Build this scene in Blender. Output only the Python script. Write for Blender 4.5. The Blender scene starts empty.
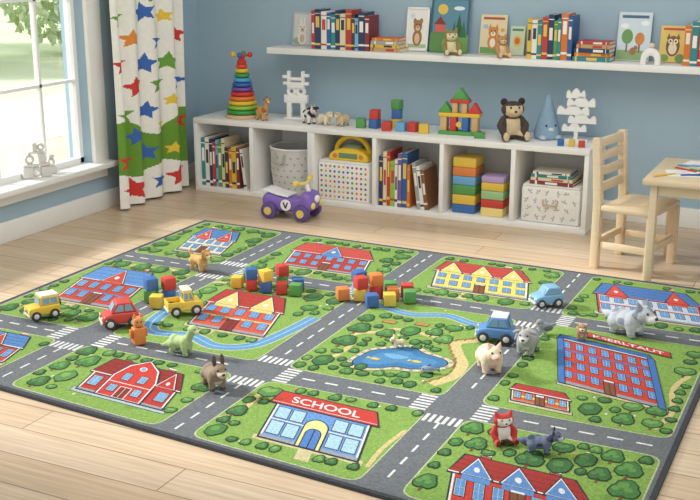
import bpy, bmesh, math, random
from mathutils import Vector, Matrix, Euler
random.seed(7)
D=bpy.data; SC=bpy.context.scene; COL=SC.collection
PI=math.pi; R=math.radians
SC.view_settings.view_transform='Standard'
# ---------------------------------------------------------------- camera
F=1080.0; H=1.5; YAW=R(25.8); PIT=R(15.9)
cd=D.cameras.new('camera'); cam=D.objects.new('camera',cd); COL.objects.link(cam)
cd.sensor_width=36; cd.lens=F*36/700; cd.clip_start=.05; cd.clip_end=300
cam.location=(0,0,H); cam.rotation_euler=(PI/2-PIT,0,YAW); SC.camera=cam
fw=Vector((-math.sin(YAW)*math.cos(PIT),math.cos(YAW)*math.cos(PIT),-math.sin(PIT)))
rt=Vector((math.cos(YAW),math.sin(YAW),0)); up=rt.cross(fw)
def PZ(px,py,z):
    d=fw*F+rt*(px-350)+up*(250-py); t=(z-H)/d.z
    return Vector((d.x*t,d.y*t,z))
def XW(px,z,y):
    k=(px-350)/F
    return (k*(fw.y*y+fw.z*(z-H))-rt.y*y)/(rt.x-k*fw.x)
A0=math.degrees(YAW)            # heading that points to image right
# ---------------------------------------------------------------- materials
def lin(h):
    h=h.lstrip('#'); r=[int(h[i:i+2],16)/255 for i in (0,2,4)]
    return tuple(c/12.92 if c<=.04045 else ((c+.055)/1.055)**2.4 for c in r)+(1,)
_mc={}
def M(hexc,rough=.5,var=.07,scale=14,bump=0,bscale=80,stretch=None):
    key=(hexc,rough,var,scale,bump,bscale,stretch)
    if key in _mc: return _mc[key]
    m=D.materials.new('paint_'+hexc.strip('#')); m.use_nodes=True; nt=m.node_tree; N=nt.nodes; L=nt.links
    b=N['Principled BSDF']; b.inputs['Roughness'].default_value=rough
    tc=N.new('ShaderNodeTexCoord'); n=N.new('ShaderNodeTexNoise'); n.inputs['Scale'].default_value=scale; n.inputs['Detail'].default_value=4
    src=tc.outputs['Object']
    if stretch:
        mp=N.new('ShaderNodeMapping'); mp.inputs['Scale'].default_value=stretch; L.new(src,mp.inputs['Vector']); src=mp.outputs['Vector']
    L.new(src,n.inputs['Vector'])
    mix=N.new('ShaderNodeMix'); mix.data_type='RGBA'; c=lin(hexc)
    mix.inputs[6].default_value=tuple(max(0,x*(1-var)) for x in c[:3])+(1,)
    mix.inputs[7].default_value=tuple(min(1,x*(1+var)) for x in c[:3])+(1,)
    L.new(n.outputs['Fac'],mix.inputs[0]); L.new(mix.outputs[2],b.inputs['Base Color'])
    if bump:
        n2=N.new('ShaderNodeTexNoise'); n2.inputs['Scale'].default_value=bscale; n2.inputs['Detail'].default_value=3
        L.new(src,n2.inputs['Vector']); bp=N.new('ShaderNodeBump'); bp.inputs['Strength'].default_value=bump; bp.inputs['Distance'].default_value=.004
        L.new(n2.outputs['Fac'],bp.inputs['Height']); L.new(bp.outputs['Normal'],b.inputs['Normal'])
    _mc[key]=m; return m
def plast(h): return M(h,.32,.03)
def woodpaint(h): return M(h,.45,.06,20)
def cloth(h): return M(h,.92,.10,40,.35,260)
def fur(h): return M(h,.9,.14,60,.5,300)
def rugm(h): return M(h,.97,.6,130,.8,260)
WHITE=lambda: M('#f3f2ee',.45,.02)
PINE=lambda: M('#e5cfac',.5,.10,9,.05,60,(1,1,9))
def glassy():
    if 'g' in _mc: return _mc['g']
    m=D.materials.new('window_glass'); m.use_nodes=True; nt=m.node_tree; N=nt.nodes; N.clear()
    o=N.new('ShaderNodeOutputMaterial'); t=N.new('ShaderNodeBsdfTransparent'); g=N.new('ShaderNodeBsdfGlossy'); g.inputs['Roughness'].default_value=.03
    lw=N.new('ShaderNodeFresnel'); lw.inputs['IOR'].default_value=1.25; mx=N.new('ShaderNodeMixShader')
    nt.links.new(lw.outputs[0],mx.inputs[0]); nt.links.new(t.outputs[0],mx.inputs[1]); nt.links.new(g.outputs[0],mx.inputs[2]); nt.links.new(mx.outputs[0],o.inputs[0])
    _mc['g']=m; return m
# ---------------------------------------------------------------- mesh builder
class MB:
    def __init__(s): s.bm=bmesh.new(); s.mi=0
    def take(s,t,mx=None):
        if mx is not None: bmesh.ops.transform(t,matrix=mx,verts=t.verts[:])
        for f in t.faces: f.material_index=s.mi
        me=D.meshes.new('tmp'); t.to_mesh(me); t.free(); s.bm.from_mesh(me); D.meshes.remove(me); return s
    def box(s,c,size,rot=(0,0,0),bev=0,seg=2):
        t=bmesh.new(); bmesh.ops.create_cube(t,size=1); bmesh.ops.scale(t,vec=size,verts=t.verts[:])
        if bev: bmesh.ops.bevel(t,geom=t.edges[:],offset=min(bev,min(size)*.49),segments=seg,profile=.5,affect='EDGES')
        return s.take(t,Matrix.Translation(c)@Euler(rot).to_matrix().to_4x4())
    def cyl(s,p0,p1,r0,r1=None,n=16,bev=0):
        p0=Vector(p0); p1=Vector(p1); d=p1-p0; t=bmesh.new()
        bmesh.ops.create_cone(t,cap_ends=True,segments=n,radius1=r0,radius2=r0 if r1 is None else r1,depth=d.length)
        if bev: bmesh.ops.bevel(t,geom=[e for e in t.edges if len(e.link_faces)==2 and max(len(f.verts) for f in e.link_faces)>4],offset=bev,segments=2,profile=.5,affect='EDGES')
        q=Vector((0,0,1)).rotation_difference(d.normalized()).to_matrix().to_4x4()
        return s.take(t,Matrix.Translation((p0+p1)/2)@q)
    def ell(s,c,r,rot=(0,0,0),n=16):
        if not hasattr(r,'__len__'): r=(r,r,r)
        t=bmesh.new(); bmesh.ops.create_uvsphere(t,u_segments=n,v_segments=max(6,n*2//3),radius=1); bmesh.ops.scale(t,vec=r,verts=t.verts[:])
        return s.take(t,Matrix.Translation(c)@Euler(rot).to_matrix().to_4x4())
    def cap(s,p0,p1,r0,r1,n=12):
        s.cyl(p0,p1,r0,r1,n); s.ell(p0,r0,n=n); s.ell(p1,r1,n=n); return s
    def lathe(s,prof,n=24,mx=None,closed=False):
        t=bmesh.new(); rg=[[t.verts.new((r*math.cos(2*PI*i/n),r*math.sin(2*PI*i/n),z)) for i in range(n)] for r,z in prof]
        pr=list(zip(rg,rg[1:]))+([(rg[-1],rg[0])] if closed else [])
        for a,b in pr:
            for i in range(n): t.faces.new((a[i],a[(i+1)%n],b[(i+1)%n],b[i]))
        if not closed:
            t.faces.new(rg[0][::-1]); t.faces.new(rg[-1])
        bmesh.ops.remove_doubles(t,verts=t.verts[:],dist=1e-6); bmesh.ops.recalc_face_normals(t,faces=t.faces[:])
        return s.take(t,mx)
    def torus(s,Rr,r,c,mx=None,n=28,k=10,sz=1):
        m0=Matrix.Translation(c)
        if mx is not None: m0=m0@mx
        return s.lathe([(Rr+r*math.cos(2*PI*i/k),r*sz*math.sin(2*PI*i/k)) for i in range(k)],n,m0,True)
    def prism(s,poly,depth,bev=0,mx=None,seg=2):      # poly in local XZ, thick along Y
        t=bmesh.new(); a=[t.verts.new((x,-depth/2,z)) for x,z in poly]; f=t.faces.new(a)
        ex=bmesh.ops.extrude_face_region(t,geom=[f]); vs=[v for v in ex['geom'] if isinstance(v,bmesh.types.BMVert)]
        bmesh.ops.translate(t,vec=(0,depth,0),verts=vs); bmesh.ops.recalc_face_normals(t,faces=t.faces[:])
        if bev: bmesh.ops.bevel(t,geom=t.edges[:],offset=bev,segments=seg,profile=.5,affect='EDGES')
        return s.take(t,mx)
    def face(s,pts):
        f=s.bm.faces.new([s.bm.verts.new(p) for p in pts]); f.material_index=s.mi; return s
    def tube(s,pts,r,n=8):
        for a,b in zip(pts,pts[1:]): s.cap(a,b,r,r,n)
        return s
    def build(s,name,mats,parent=None,sm=True,ang=40):
        me=D.meshes.new(name); s.bm.to_mesh(me); s.bm.free()
        for m in (mats if isinstance(mats,(list,tuple)) else [mats]): me.materials.append(m)
        if sm:
            for p in me.polygons: p.use_smooth=True
            me.set_sharp_from_angle(angle=R(ang))
        o=D.objects.new(name,me); COL.objects.link(o)
        if parent is not None: o.parent=parent
        return o
def lab(o,label,cat,group=None):
    o['label']=label; o['category']=cat
    if group: o['group']=group
    return o
def thing(name,label,cat,loc=(0,0,0),rz=0,group=None,rot=None):
    o=D.objects.new(name,None); o.empty_display_size=.05; COL.objects.link(o); o.location=loc
    o.rotation_euler=rot if rot else (0,0,rz); return lab(o,label,cat,group)
def struct(o): o['kind']='structure'; return o
def fuse(name,shapes,vox,mats,pick,parent,it=5):
    mb=MB()
    for q in shapes:
        if q[0]=='e': mb.ell(*q[1:])
        else: mb.cap(*q[1:])
    o=mb.build(name,mats[0],parent)
    m=o.modifiers.new('r','REMESH'); m.mode='VOXEL'; m.voxel_size=vox
    m2=o.modifiers.new('s','SMOOTH'); m2.factor=.5; m2.iterations=it
    dg=bpy.context.evaluated_depsgraph_get(); me=D.meshes.new_from_object(o.evaluated_get(dg))
    o.modifiers.clear(); o.data=me; me.name=name; me.materials.clear()
    for q in mats: me.materials.append(q)
    for p in me.polygons:
        p.use_smooth=True; p.material_index=pick(p.center,p.normal) if pick else 0
    return o
# ================================================================ ROOM
XL=-3.97; YB=5.95; CZ=2.6
def floor_mat():
    m=D.materials.new('oak_planks'); m.use_nodes=True; nt=m.node_tree; N=nt.nodes; L=nt.links; b=N['Principled BSDF']
    tc=N.new('ShaderNodeTexCoord'); br=N.new('ShaderNodeTexBrick'); L.new(tc.outputs['Object'],br.inputs['Vector'])
    br.inputs['Scale'].default_value=1; br.inputs['Brick Width'].default_value=1.7; br.inputs['Row Height'].default_value=.15
    br.inputs['Mortar Size'].default_value=.0026; br.inputs['Mortar Smooth'].default_value=.3; br.offset=.37
    br.inputs['Color1'].default_value=lin('#dbc5aa'); br.inputs['Color2'].default_value=lin('#d0b697'); br.inputs['Mortar'].default_value=lin('#9c7f62')
    mp=N.new('ShaderNodeMapping'); mp.inputs['Scale'].default_value=(1.2,26,1); L.new(tc.outputs['Object'],mp.inputs['Vector'])
    n=N.new('ShaderNodeTexNoise'); n.inputs['Scale'].default_value=2.6; n.inputs['Detail'].default_value=8; L.new(mp.outputs[0],n.inputs['Vector'])
    cr=N.new('ShaderNodeValToRGB'); cr.color_ramp.elements[0].position=.32; cr.color_ramp.elements[0].color=(.80,.77,.73,1); cr.color_ramp.elements[1].position=.66; cr.color_ramp.elements[1].color=(1.04,1.04,1.04,1)
    L.new(n.outputs['Fac'],cr.inputs[0]); mix=N.new('ShaderNodeMix'); mix.data_type='RGBA'; mix.blend_type='MULTIPLY'; mix.inputs[0].default_value=1
    L.new(br.outputs['Color'],mix.inputs[6]); L.new(cr.outputs[0],mix.inputs[7]); L.new(mix.outputs[2],b.inputs['Base Color'])
    b.inputs['Roughness'].default_value=.34
    bp=N.new('ShaderNodeBump'); bp.inputs['Strength'].default_value=.15; bp.inputs['Distance'].default_value=.002; bp.invert=True
    L.new(br.outputs['Fac'],bp.inputs['Height']); L.new(bp.outputs['Normal'],b.inputs['Normal']); return m
struct(MB().box((-.9,2.2,-.05),(6.4,7.7,.1)).build('floor',floor_mat(),sm=False))
wallm=M('#a6becd',.85,.03,3,.06,180)
struct(MB().box((-.9,YB+.06,1.25),(6.4,.12,2.7)).build('wall_back',wallm,sm=False))
WY0,WY1,WZ0,WZ1=1.9,4.83,.285,2.2
mb=MB(); t=.16
mb.box((XL-t/2,2.3,WZ0/2),(t,7.3,WZ0)); mb.box((XL-t/2,2.3,(WZ1+CZ)/2),(t,7.3,CZ-WZ1))
mb.box((XL-t/2,(WY1+YB)/2,(WZ0+WZ1)/2),(t,YB-WY1,WZ1-WZ0)); mb.box((XL-t/2,(WY0-1.35)/2,(WZ0+WZ1)/2),(t,WY0+1.35,WZ1-WZ0))
struct(mb.build('wall_left',wallm,sm=False))
struct(MB().box((-.9,2.2,CZ+.05),(6.4,7.7,.1)).build('ceiling',M('#f4f3ef',.9,.02),sm=False))
struct(MB().box((-.9,YB-.009,.055),(6.1,.018,.11),bev=.004).build('baseboard_back',WHITE()))
struct(MB().box((XL+.009,2.3,.055),(.018,7.26,.11),bev=.004).build('baseboard_left',WHITE()))
# window
cw_=.12
w=struct(MB().box((XL+.01,WY1+cw_/2,(WZ0+WZ1)/2),(.03,cw_,WZ1-WZ0+.02),bev=.004).box((XL+.01,WY0-cw_/2,(WZ0+WZ1)/2),(.03,cw_,WZ1-WZ0+.02),bev=.004).box((XL+.01,(WY0+WY1)/2,WZ1+cw_/2),(.03,WY1-WY0+2*cw_,cw_),bev=.004).build('window_1',WHITE()))
mb=MB(); gx=XL-.085
for y in (WY1-.014,WY0+.014): mb.box((gx,y,(WZ0+WZ1)/2),(.05,.028,WZ1-WZ0))
for z in (WZ0+.016,WZ1-.016): mb.box((gx,(WY0+WY1)/2,z),(.05,WY1-WY0,.032))
y=4.53
while y>WY0+.1:
    mb.box((gx,y,(WZ0+WZ1)/2),(.03,.017,WZ1-WZ0)); y-=.36
for z in (.755,1.21,1.66): mb.box((gx,(WY0+WY1)/2,z),(.03,WY1-WY0,.017))
mb.build('window_frame',WHITE(),w)
MB().box((gx,(WY0+WY1)/2,(WZ0+WZ1)/2),(.004,WY1-WY0-.02,WZ1-WZ0-.02)).build('window_pane',glassy(),w,sm=False)
MB().box((XL+.0,(WY0+WY1)/2,WZ0-.012),(.18,WY1-WY0+.26,.030),bev=.005).box((XL+.014,(WY0+WY1)/2,WZ0-.057),(.024,WY1-WY0+.2,.06),bev=.004).build('window_sill',WHITE(),w)
# ================================================================ EXTERIOR
struct(MB().box((-34,12,-.35),(59,80,.1)).build('ground',M('#dae7c0',.95,.2,.8),sm=False))  # lawn colour lightened to carry the overexposed look outdoors
struct(MB().box((-8.0,9,-.298),(2.0,60,.006)).build('garden_path',M('#f2efe6',.9,.05,2),sm=False))  # pale garden path across the lawn
def leafy(name,label,cat,x,y,rad,h,n,hexs,trunk,group):
    o=thing(name,label,cat,(x,y,-.3),0,group); mb=MB()
    for i in range(n):
        while True:
            p=Vector((random.uniform(-1,1),random.uniform(-1,1),random.uniform(-1,1)))
            if .35<p.length<1: break
        c=Vector((p.x*rad,p.y*rad,trunk+(p.z+1)*h/2)); s=random.uniform(.05,.11)*rad**.5
        e=Euler((random.uniform(0,6),random.uniform(0,6),random.uniform(0,6))).to_matrix()
        mb.mi=random.randrange(len(hexs)); mb.face([c+e@Vector(v)*s for v in ((-1,0,0),(0,-.55,.1),(1,0,0),(0,.55,.1))])
    mb.build('foliage',[M(q,.7,.2,3) for q in hexs],o,sm=False)
    m2=MB()
    if trunk>.5: m2.cyl((0,0,0),(.05,.03,trunk+h*.4),.11,.06,10)
    else:
        for k in range(5): m2.cyl((0,0,0),(math.cos(k*1.3)*rad*.6,math.sin(k*1.3)*rad*.6,h*.6),.03,.01,6)
    m2.build('trunk',M('#b5a58f',.9,.2,6),o)
G=['#bcd298','#d1e2b6','#e4eed2']  # greens paled so the overexposed daylight sits in the leaf colour
leafy('garden_tree','light green tree on lawn outside window, tallest and nearest the frame','tree',-14.5,18.6,2.0,3.6,2200,G,.8,'trees outside the window')
leafy('garden_tree','pale green tree on lawn seen through the left window panes','tree',-17.2,13.4,2.0,3.2,2000,G,.8,'trees outside the window')
leafy('garden_tree','distant hazy tree on lawn behind the other trees outside','tree',-21.5,24.5,3.0,5,1900,['#d3e2c0','#e4edd7'],.7,'trees outside the window')  # still paler leaves, distance haze painted into their colour
leafy('garden_shrub','tall pale green shrub beside garden path outside the window','shrub',-12.3,14.6,1.15,1.9,1900,['#bcd298','#d3e3b9','#e6efd5'],.1,'shrubs outside the window')
leafy('garden_shrub','wide yellow-green shrub beyond garden path outside the window','shrub',-12.9,11.9,1.2,1.7,1900,['#cbdda9','#dfebc9','#edf3e0'],.1,'shrubs outside the window')
# ================================================================ CURTAIN
def star_in(du,dz,rr,rot):
    a=math.atan2(du,dz)+rot; r=math.hypot(du,dz)
    k=(a%(2*PI/5)); k=min(k,2*PI/5-k)
    x1,y1=.47*math.cos(PI/5),.47*math.sin(PI/5)
    px,py=r/rr*math.cos(k),r/rr*math.sin(k)
    return (x1-1)*py-y1*(px-1)>0
stars=[(.13,.105,.082,.1,2),(.40,.11,.055,-.2,4),(.58,.115,.07,.1,2)]; rs=random.Random(4)
cols=[2,4,5,3,4,2,5,4,6,2,5,4]; k=0
for row in range(10):
    z=.30+row*.132
    for c in range(3):
        u=.08+c*.225+(row%2)*.11
        if u>.66: continue
        ci=cols[k%12]; k+=1
        if z<.5: ci=(2,4,6)[(row+c)%3]
        stars.append((u+rs.uniform(-.015,.015),z+rs.uniform(-.025,.025),rs.uniform(.038,.044) if ci==6 else rs.uniform(.052,.064),rs.uniform(-.25,.25),ci))
ZS=[.014+.006*i for i in range(228)]; ZS+=[ZS[-1]+(2.405-ZS[-1])*i/21 for i in range(1,22)]
NU=180; UW=.70
bm=bmesh.new(); grid=[]
for z in ZS:
    row=[]
    for i in range(NU+1):
        u=UW*i/NU; a=2*PI*u/.17+.6*math.sin(u*7+z*.4)
        x=-3.842+(.026+.006*math.sin(u*11+1))*math.sin(a)+.005*math.sin(z*3+u*14)
        row.append(bm.verts.new((x,4.895+u,z)))
    grid.append(row)
for j in range(len(ZS)-1):
    zc=(ZS[j]+ZS[j+1])/2
    for i in range(NU):
        uc=UW*(i+.5)/NU; f=bm.faces.new((grid[j][i],grid[j][i+1],grid[j+1][i+1],grid[j+1][i]))
        hill=.46+.06*math.sin(uc*10+1); low=.20+.025*math.sin(uc*12+2.5)
        mi=1 if low<zc<hill else 0
        for (su,sz,sr,so,ci) in stars:
            if abs(zc-sz)<sr*1.1 and abs(uc-su)<sr*1.7 and star_in((uc-su)/1.5,zc-sz,sr,so): mi=ci
        f.material_index=mi; f.smooth=True
me=D.meshes.new('curtain'); bm.to_mesh(me); bm.free()
for hx in ('#f6f2e9','#6b9a36','#d23f38','#e8903c','#3f6bb5','#6fa342','#efc945'): me.materials.append(cloth(hx))
cur=D.objects.new('curtain',me); COL.objects.link(cur); lab(cur,'white curtain with colourful stars and a wavy green band beside the window','curtain')
rod=thing('curtain_rod','white curtain rod above the star curtain and window','curtain rod',(XL,0,2.43))
MB().cyl((.125,1.5,0),(.125,5.7,0),.012,n=12).build('pole',WHITE(),rod)
for y in (5.66,1.6): MB().cyl((0.001,y,0),(.125,y,0),.009).build('bracket',WHITE(),rod)
# ================================================================ RUG
rug_bm=bmesh.new(); rslots={}; RT=.012; DZ=.0003
SK=[0,0]; NP=[0]; SH=[0,0]
def rp(pts,layer,hx):
    if len(pts)<3: return
    if hx not in rslots: rslots[hx]=len(rslots)
    NP[0]+=1; z=RT+DZ*(layer+(NP[0]%15)*.055)
    pts=[(p[0]-SH[1]*(p[1]-SH[0]),p[1]-SK[1]*(p[0]-SK[0])) for p in pts]
    a=sum(p[0]*q[1]-q[0]*p[1] for p,q in zip(pts,pts[1:]+pts[:1]))
    if a<0: pts=pts[::-1]
    f=rug_bm.faces.new([rug_bm.verts.new((p[0],p[1],z)) for p in pts]); f.material_index=rslots[hx]
def ybot(x): return 2.655+(x+3.27)*(2.43-2.655)/2.86
def ytop(x): return 4.90-(x+3.27)*.09/2.86
RX0,RX1=-3.27,-.41
def roundpoly(pts,r,n=4):
    out=[]; N=len(pts)
    for i in range(N):
        p=Vector(pts[i]); a=(Vector(pts[i-1])-p).normalized(); b=(Vector(pts[(i+1)%N])-p).normalized()
        p0=p+a*r; p1=p+b*r
        for k in range(n+1):
            t=k/n; q=p0*(1-t)**2+p*2*t*(1-t)+p1*t*t; out.append((q.x,q.y))
    return out
corn=[(RX0,ybot(RX0)),(RX1,ybot(RX1)),(RX1,ytop(RX1)),(RX0,ytop(RX0))]
rp(corn,0,'#3a3c41')
for i in range(4):
    p,q=corn[i],corn[(i+1)%4]
    f=rug_bm.faces.new([rug_bm.verts.new(v) for v in ((p[0],p[1],0.0005),(q[0],q[1],0.0005),(q[0],q[1],RT),(p[0],p[1],RT))]); f.material_index=0
b=.016
rp([(RX0+b,ybot(RX0)+b),(RX1-b,ybot(RX1)+b),(RX1-b,ytop(RX1)-b),(RX0+b,ytop(RX0)-b)],1,'#666a6e')
VX=[-2.67,-1.87,-1.13]; HY=[3.13,4.13]; rw=.066
xe=[RX0+.028]+VX+[RX1-.028]
GREEN='#7b9d48'; cells={}
tr=random.Random(11)
def blob(cx,cy,rx,ry,l,h,k=28,wob=.10,ph=0): rp([(cx+rx*(1+wob*math.sin(3*a+ph)+wob*.6*math.sin(2*a+1+ph))*math.cos(a),cy+ry*(1+wob*math.sin(3*a+ph))*math.sin(a)) for a in [2*PI*i/k for i in range(k)]],l,h)
for i in range(4):
    x0=xe[i]+(rw if i>0 else 0); x1=xe[i+1]-(rw if i<3 else 0)
    for j in range(3):
        if j==0: ya=lambda x: ybot(x)+.03
        else: ya=lambda x,j=j: HY[j-1]+rw
        if j==2: yb=lambda x: ytop(x)-.03
        else: yb=lambda x,j=j: HY[j]-rw
        q=[(x0,ya(x0)),(x1,ya(x1)),(x1,yb(x1)),(x0,yb(x0))]
        rp(roundpoly(q,.05),2,'#b4bd94'); e=.005
        q2=[(x0+e,ya(x0)+e),(x1-e,ya(x1)+e),(x1-e,yb(x1)-e),(x0+e,yb(x0)-e)]
        rp(roundpoly(q2,.045),3,GREEN); cells[(i,j)]=(x0,max(ya(x0),ya(x1)),x1,min(yb(x0),yb(x1)))
LW='#ecece6'
def near(v,arr): return any(abs(v-a)<.12 for a in arr)
for vx in VX:
    y=2.5
    while y<4.85:
        if y>ybot(vx)+.02 and not near(y+.025,HY) and y+.05<ytop(vx)-.02: rp([(vx-.004,y),(vx+.004,y),(vx+.004,y+.05),(vx-.004,y+.05)],2,LW)
        y+=.09
for hy in HY:
    x=RX0+.04
    while x<RX1-.08:
        if not near(x+.025,VX): rp([(x,hy-.005),(x+.05,hy-.005),(x+.05,hy+.005),(x,hy+.005)],2,LW)
        x+=.09
for vi,vx in enumerate(VX):
    for hi,hy in enumerate(HY):
        for side in ((0,1) if (vi+hi)%2 else (0,)):
            yy=hy+(rw+.012 if side else -rw-.072)
            for k in range(6):
                xx=vx-.062+k*.0225; rp([(xx,yy),(xx+.012,yy),(xx+.012,yy+.06),(xx,yy+.06)],2,LW)
        for side in ((0,1) if (vi+hi)%2==0 else (1,)):
            xx=vx+(rw+.012 if side else -rw-.072)
            for k in range(6):
                yy=hy-.062+k*.0225; rp([(xx,yy),(xx+.06,yy),(xx+.06,yy+.012),(xx,yy+.012)],2,LW)
def text_mesh(body,off=.018):
    cu=D.curves.new('t','FONT'); cu.body=body; cu.offset=off; o=D.objects.new('t',cu); COL.objects.link(o)
    dg=bpy.context.evaluated_depsgraph_get(); me=D.meshes.new_from_object(o.evaluated_get(dg))
    vs=[(v.co.x,v.co.y) for v in me.vertices]; fs=[list(p.vertices) for p in me.polygons]
    D.objects.remove(o); D.meshes.remove(me)
    xs=[v[0] for v in vs]; ys=[v[1] for v in vs]; a,b2,c,d=min(xs),max(xs),min(ys),max(ys)
    return [((x-a)/(b2-a),(y-c)/(d-c)) for x,y in vs],fs
def rtext(body,x0,y0,x1,y1,layer,hx):
    vs,fs=text_mesh(body)
    for f in fs: rp([(x0+(x1-x0)*vs[i][0],y0+(y1-y0)*vs[i][1]) for i in f],layer,hx)
keep=[]
def rect(x0,y0,x1,y1,l,h): rp([(x0,y0),(x1,y0),(x1,y1),(x0,y1)],l,h)
OUT='#2c2e36'
def win(x0,y0,x1,y1,l=7,pane='#5b8ec4',fr='#d8d2bf'):
    rect(x0-.003,y0-.0045,x1+.003,y1+.0045,l,OUT); rect(x0,y0,x1,y1,l+1,fr); e=.0013
    xm=(x0+x1)/2; ym=(y0+y1)/2
    for a,b2 in ((x0+e,xm-e/2),(xm+e/2,x1-e)):
        for c,d in ((y0+e*1.3,ym-e/2),(ym+e/2,y1-e*1.3)): rect(a,c,b2,d,l+2,pane)
KS=.28
def bld(x0,y0,x1,y1,wall,roof,ncol=4,nrow=1,gables=(),trim='#f4ecd0',door='#7c4a2c',pane='#5b8ec4',rin=.08,wallf=.6,base='#c0b58c',band=None,chim=True):
    w,h=x1-x0,y1-y0; SH[:]=[y0+h*.35,KS]
    keep.append((x0-.012-KS*h*.35,y0-.03,x1+.012+KS*h*.35,y0+h*.6)); keep.append((x0-.012-KS*h*.62,y0+h*.5,x1+.012,y1+.03)); U=lambda u:x0+u*w; V=lambda v:y0+v*h
    rect(U(-.05)-.003,y0-.025,U(1.05)+.003,y0+.01,4,OUT); rect(U(-.05),y0-.022,U(1.05),y0+.008,5,base)
    rect(U(0)-.006,V(0)-.007,U(1)+.006,V(wallf)+.004,6,OUT); rect(U(0),V(0),U(1),V(wallf),7,wall)
    rect(U(0),V(0),U(1),V(.05),8,'#8d9296')
    for u0,u1 in ((0,.018),(.982,1)): rect(U(u0),V(.05),U(u1),V(wallf),8,trim)
    if band: rect(U(0),V(wallf*.5)-.007,U(1),V(wallf*.5)+.007,8,band)
    if chim:
        for u in (.2,.74): rect(U(u)-.003,V(.9),U(u)+.033,V(1.1)+.003,5,OUT); rect(U(u),V(.9),U(u)+.03,V(1.1),6,'#a65a42'); rect(U(u)-.003,V(1.07),U(u)+.033,V(1.1),7,'#ece6d4')
    rp([(U(-.04)-.006,V(wallf)-.007),(U(1.04)+.006,V(wallf)-.007),(U(1-rin)+.006,V(1)+.007),(U(rin)-.006,V(1)+.007)],8,OUT)
    rp([(U(-.04),V(wallf)),(U(1.04),V(wallf)),(U(1-rin),V(1)),(U(rin),V(1))],9,roof)
    for k in range(1,4):
        v=wallf+(1-wallf)*k/4; i2=-.04+(rin+.04)*k/4; rect(U(i2),V(v)-.001,U(1-i2),V(v)+.001,10,OUT)
    rect(U(-.04),V(wallf),U(1.04),V(wallf)+.007,10,trim)
    cw=w/ncol; vh=(wallf-.09)*h/nrow
    for r in range(nrow):
        for c in range(ncol):
            if ncol%2==1 and c==ncol//2 and r==0: continue
            win(x0+cw*(c+.23),V(.08)+vh*(r+.22),x0+cw*(c+.77),V(.08)+vh*(r+.82),9,pane)
    xm=(x0+x1)/2; dw=cw*.36
    if ncol%2==1:
        dh=V(.06)+vh*.92
        rect(xm-dw-.004,V(0),xm+dw+.004,dh+.005,9,OUT); rect(xm-dw,V(0),xm+dw,dh,10,door); rect(xm-.0015,V(0),xm+.0015,dh,11,OUT); rect(xm-dw,dh-.012,xm+dw,dh,12,'#cfe4f3')
    for (u,gw,col) in gables:
        xx=U(u); g=w*gw; gt=V(wallf+(1-wallf)*.92)
        rect(xx-g,V(wallf)-.03,xx+g,V(wallf)+.01,11,col)
        rp([(xx-g-.011,V(wallf)),(xx+g+.011,V(wallf)),(xx,gt+.012)],12,OUT); rp([(xx-g-.005,V(wallf)+.002),(xx+g+.005,V(wallf)+.002),(xx,gt+.003)],13,trim); rp([(xx-g,V(wallf)+.004),(xx+g,V(wallf)+.004),(xx,gt-.007)],14,col)
        rp([(xx+g*.22*math.cos(a*PI/6),V(wallf+.13)+g*.36*math.sin(a*PI/6)) for a in range(12)],15,'#ece6d4')
bld(-3.10,4.33,-2.85,4.74,'#d9d2bd','#4f7fb8',5,2,((.25,.14,'#c9483c'),(.75,.14,'#c9483c')),band='#4f7fb8')
bld(-2.49,4.33,-2.07,4.72,'#b0342b','#bf4a3f',7,2,((.5,.12,'#4f7fb8'),),trim='#ece6d4')
bld(-1.72,4.32,-1.28,4.72,'#e6c866','#b94136',7,2,((.16,.11,'#e6c866'),(.5,.11,'#e6c866'),(.84,.11,'#e6c866')))
bld(-.96,4.30,-.53,4.70,'#b9c6da','#4673b0',7,2,((.2,.1,'#c9483c'),(.8,.1,'#c9483c')),trim='#c9483c',band='#c9483c')
bld(-3.14,3.45,-2.81,3.93,'#b83f33','#5784bd',5,2,((.5,.17,'#b83f33'),),band='#4f7fb8')
bld(-2.43,3.43,-2.08,3.88,'#c4503f','#a8332b',5,2,((.25,.15,'#e2c070'),(.75,.15,'#e2c070')),door='#7c2a22',band='#e2c070')
bld(-3.06,2.78,-2.79,3.03,'#b83f33','#4f7fb8',5,1,((.5,.14,'#b83f33'),),wallf=.55)
SK[:]=[-.75,.06]
bld(-.95,2.505,-.55,2.81,'#bd3a2e','#9c2d27',7,1,((.18,.11,'#5784bd'),(.5,.12,'#5784bd'),(.82,.11,'#5784bd')))
# dark red house with a big gable
SK[:]=[-2.2,.06]; dx=.03
bld(-2.42+dx,2.70,-2.05+dx,2.98,'#ad2f27','#8a2620',5,1,((.86,.10,'#ad2f27'),),pane='#6f9cc4',wallf=.52,chim=True,base='#a9b4bd')
gx0,gx1=-2.33+dx,-2.15+dx; gm=(gx0+gx1)/2
gam=lambda e,l,h: rp([(gx0-e,2.70-e*.5),(gx1+e,2.70-e*.5),(gx1+e,2.86),(gx1-.03+e,2.95+e),(gm,3.015+e),(gx0+.03-e,2.95+e),(gx0-e,2.86)],l,h)
gam(.011,13,OUT); gam(.006,14,'#ece6d4'); gam(0,15,'#be362c')
rect(gm-.026,2.70,gm+.026,2.785,16,'#ece6d4'); rect(gm-.022,2.70,gm+.022,2.78,17,'#7c2a22'); rect(gm-.001,2.70,gm+.001,2.78,18,'#ece6d4')
for a in (gm-.070,gm+.038): win(a,2.735,a+.032,2.785,16,'#6f9cc4')
for a in (gm-.050,gm+.020): win(a,2.835,a+.030,2.890,16,'#6f9cc4')
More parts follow.
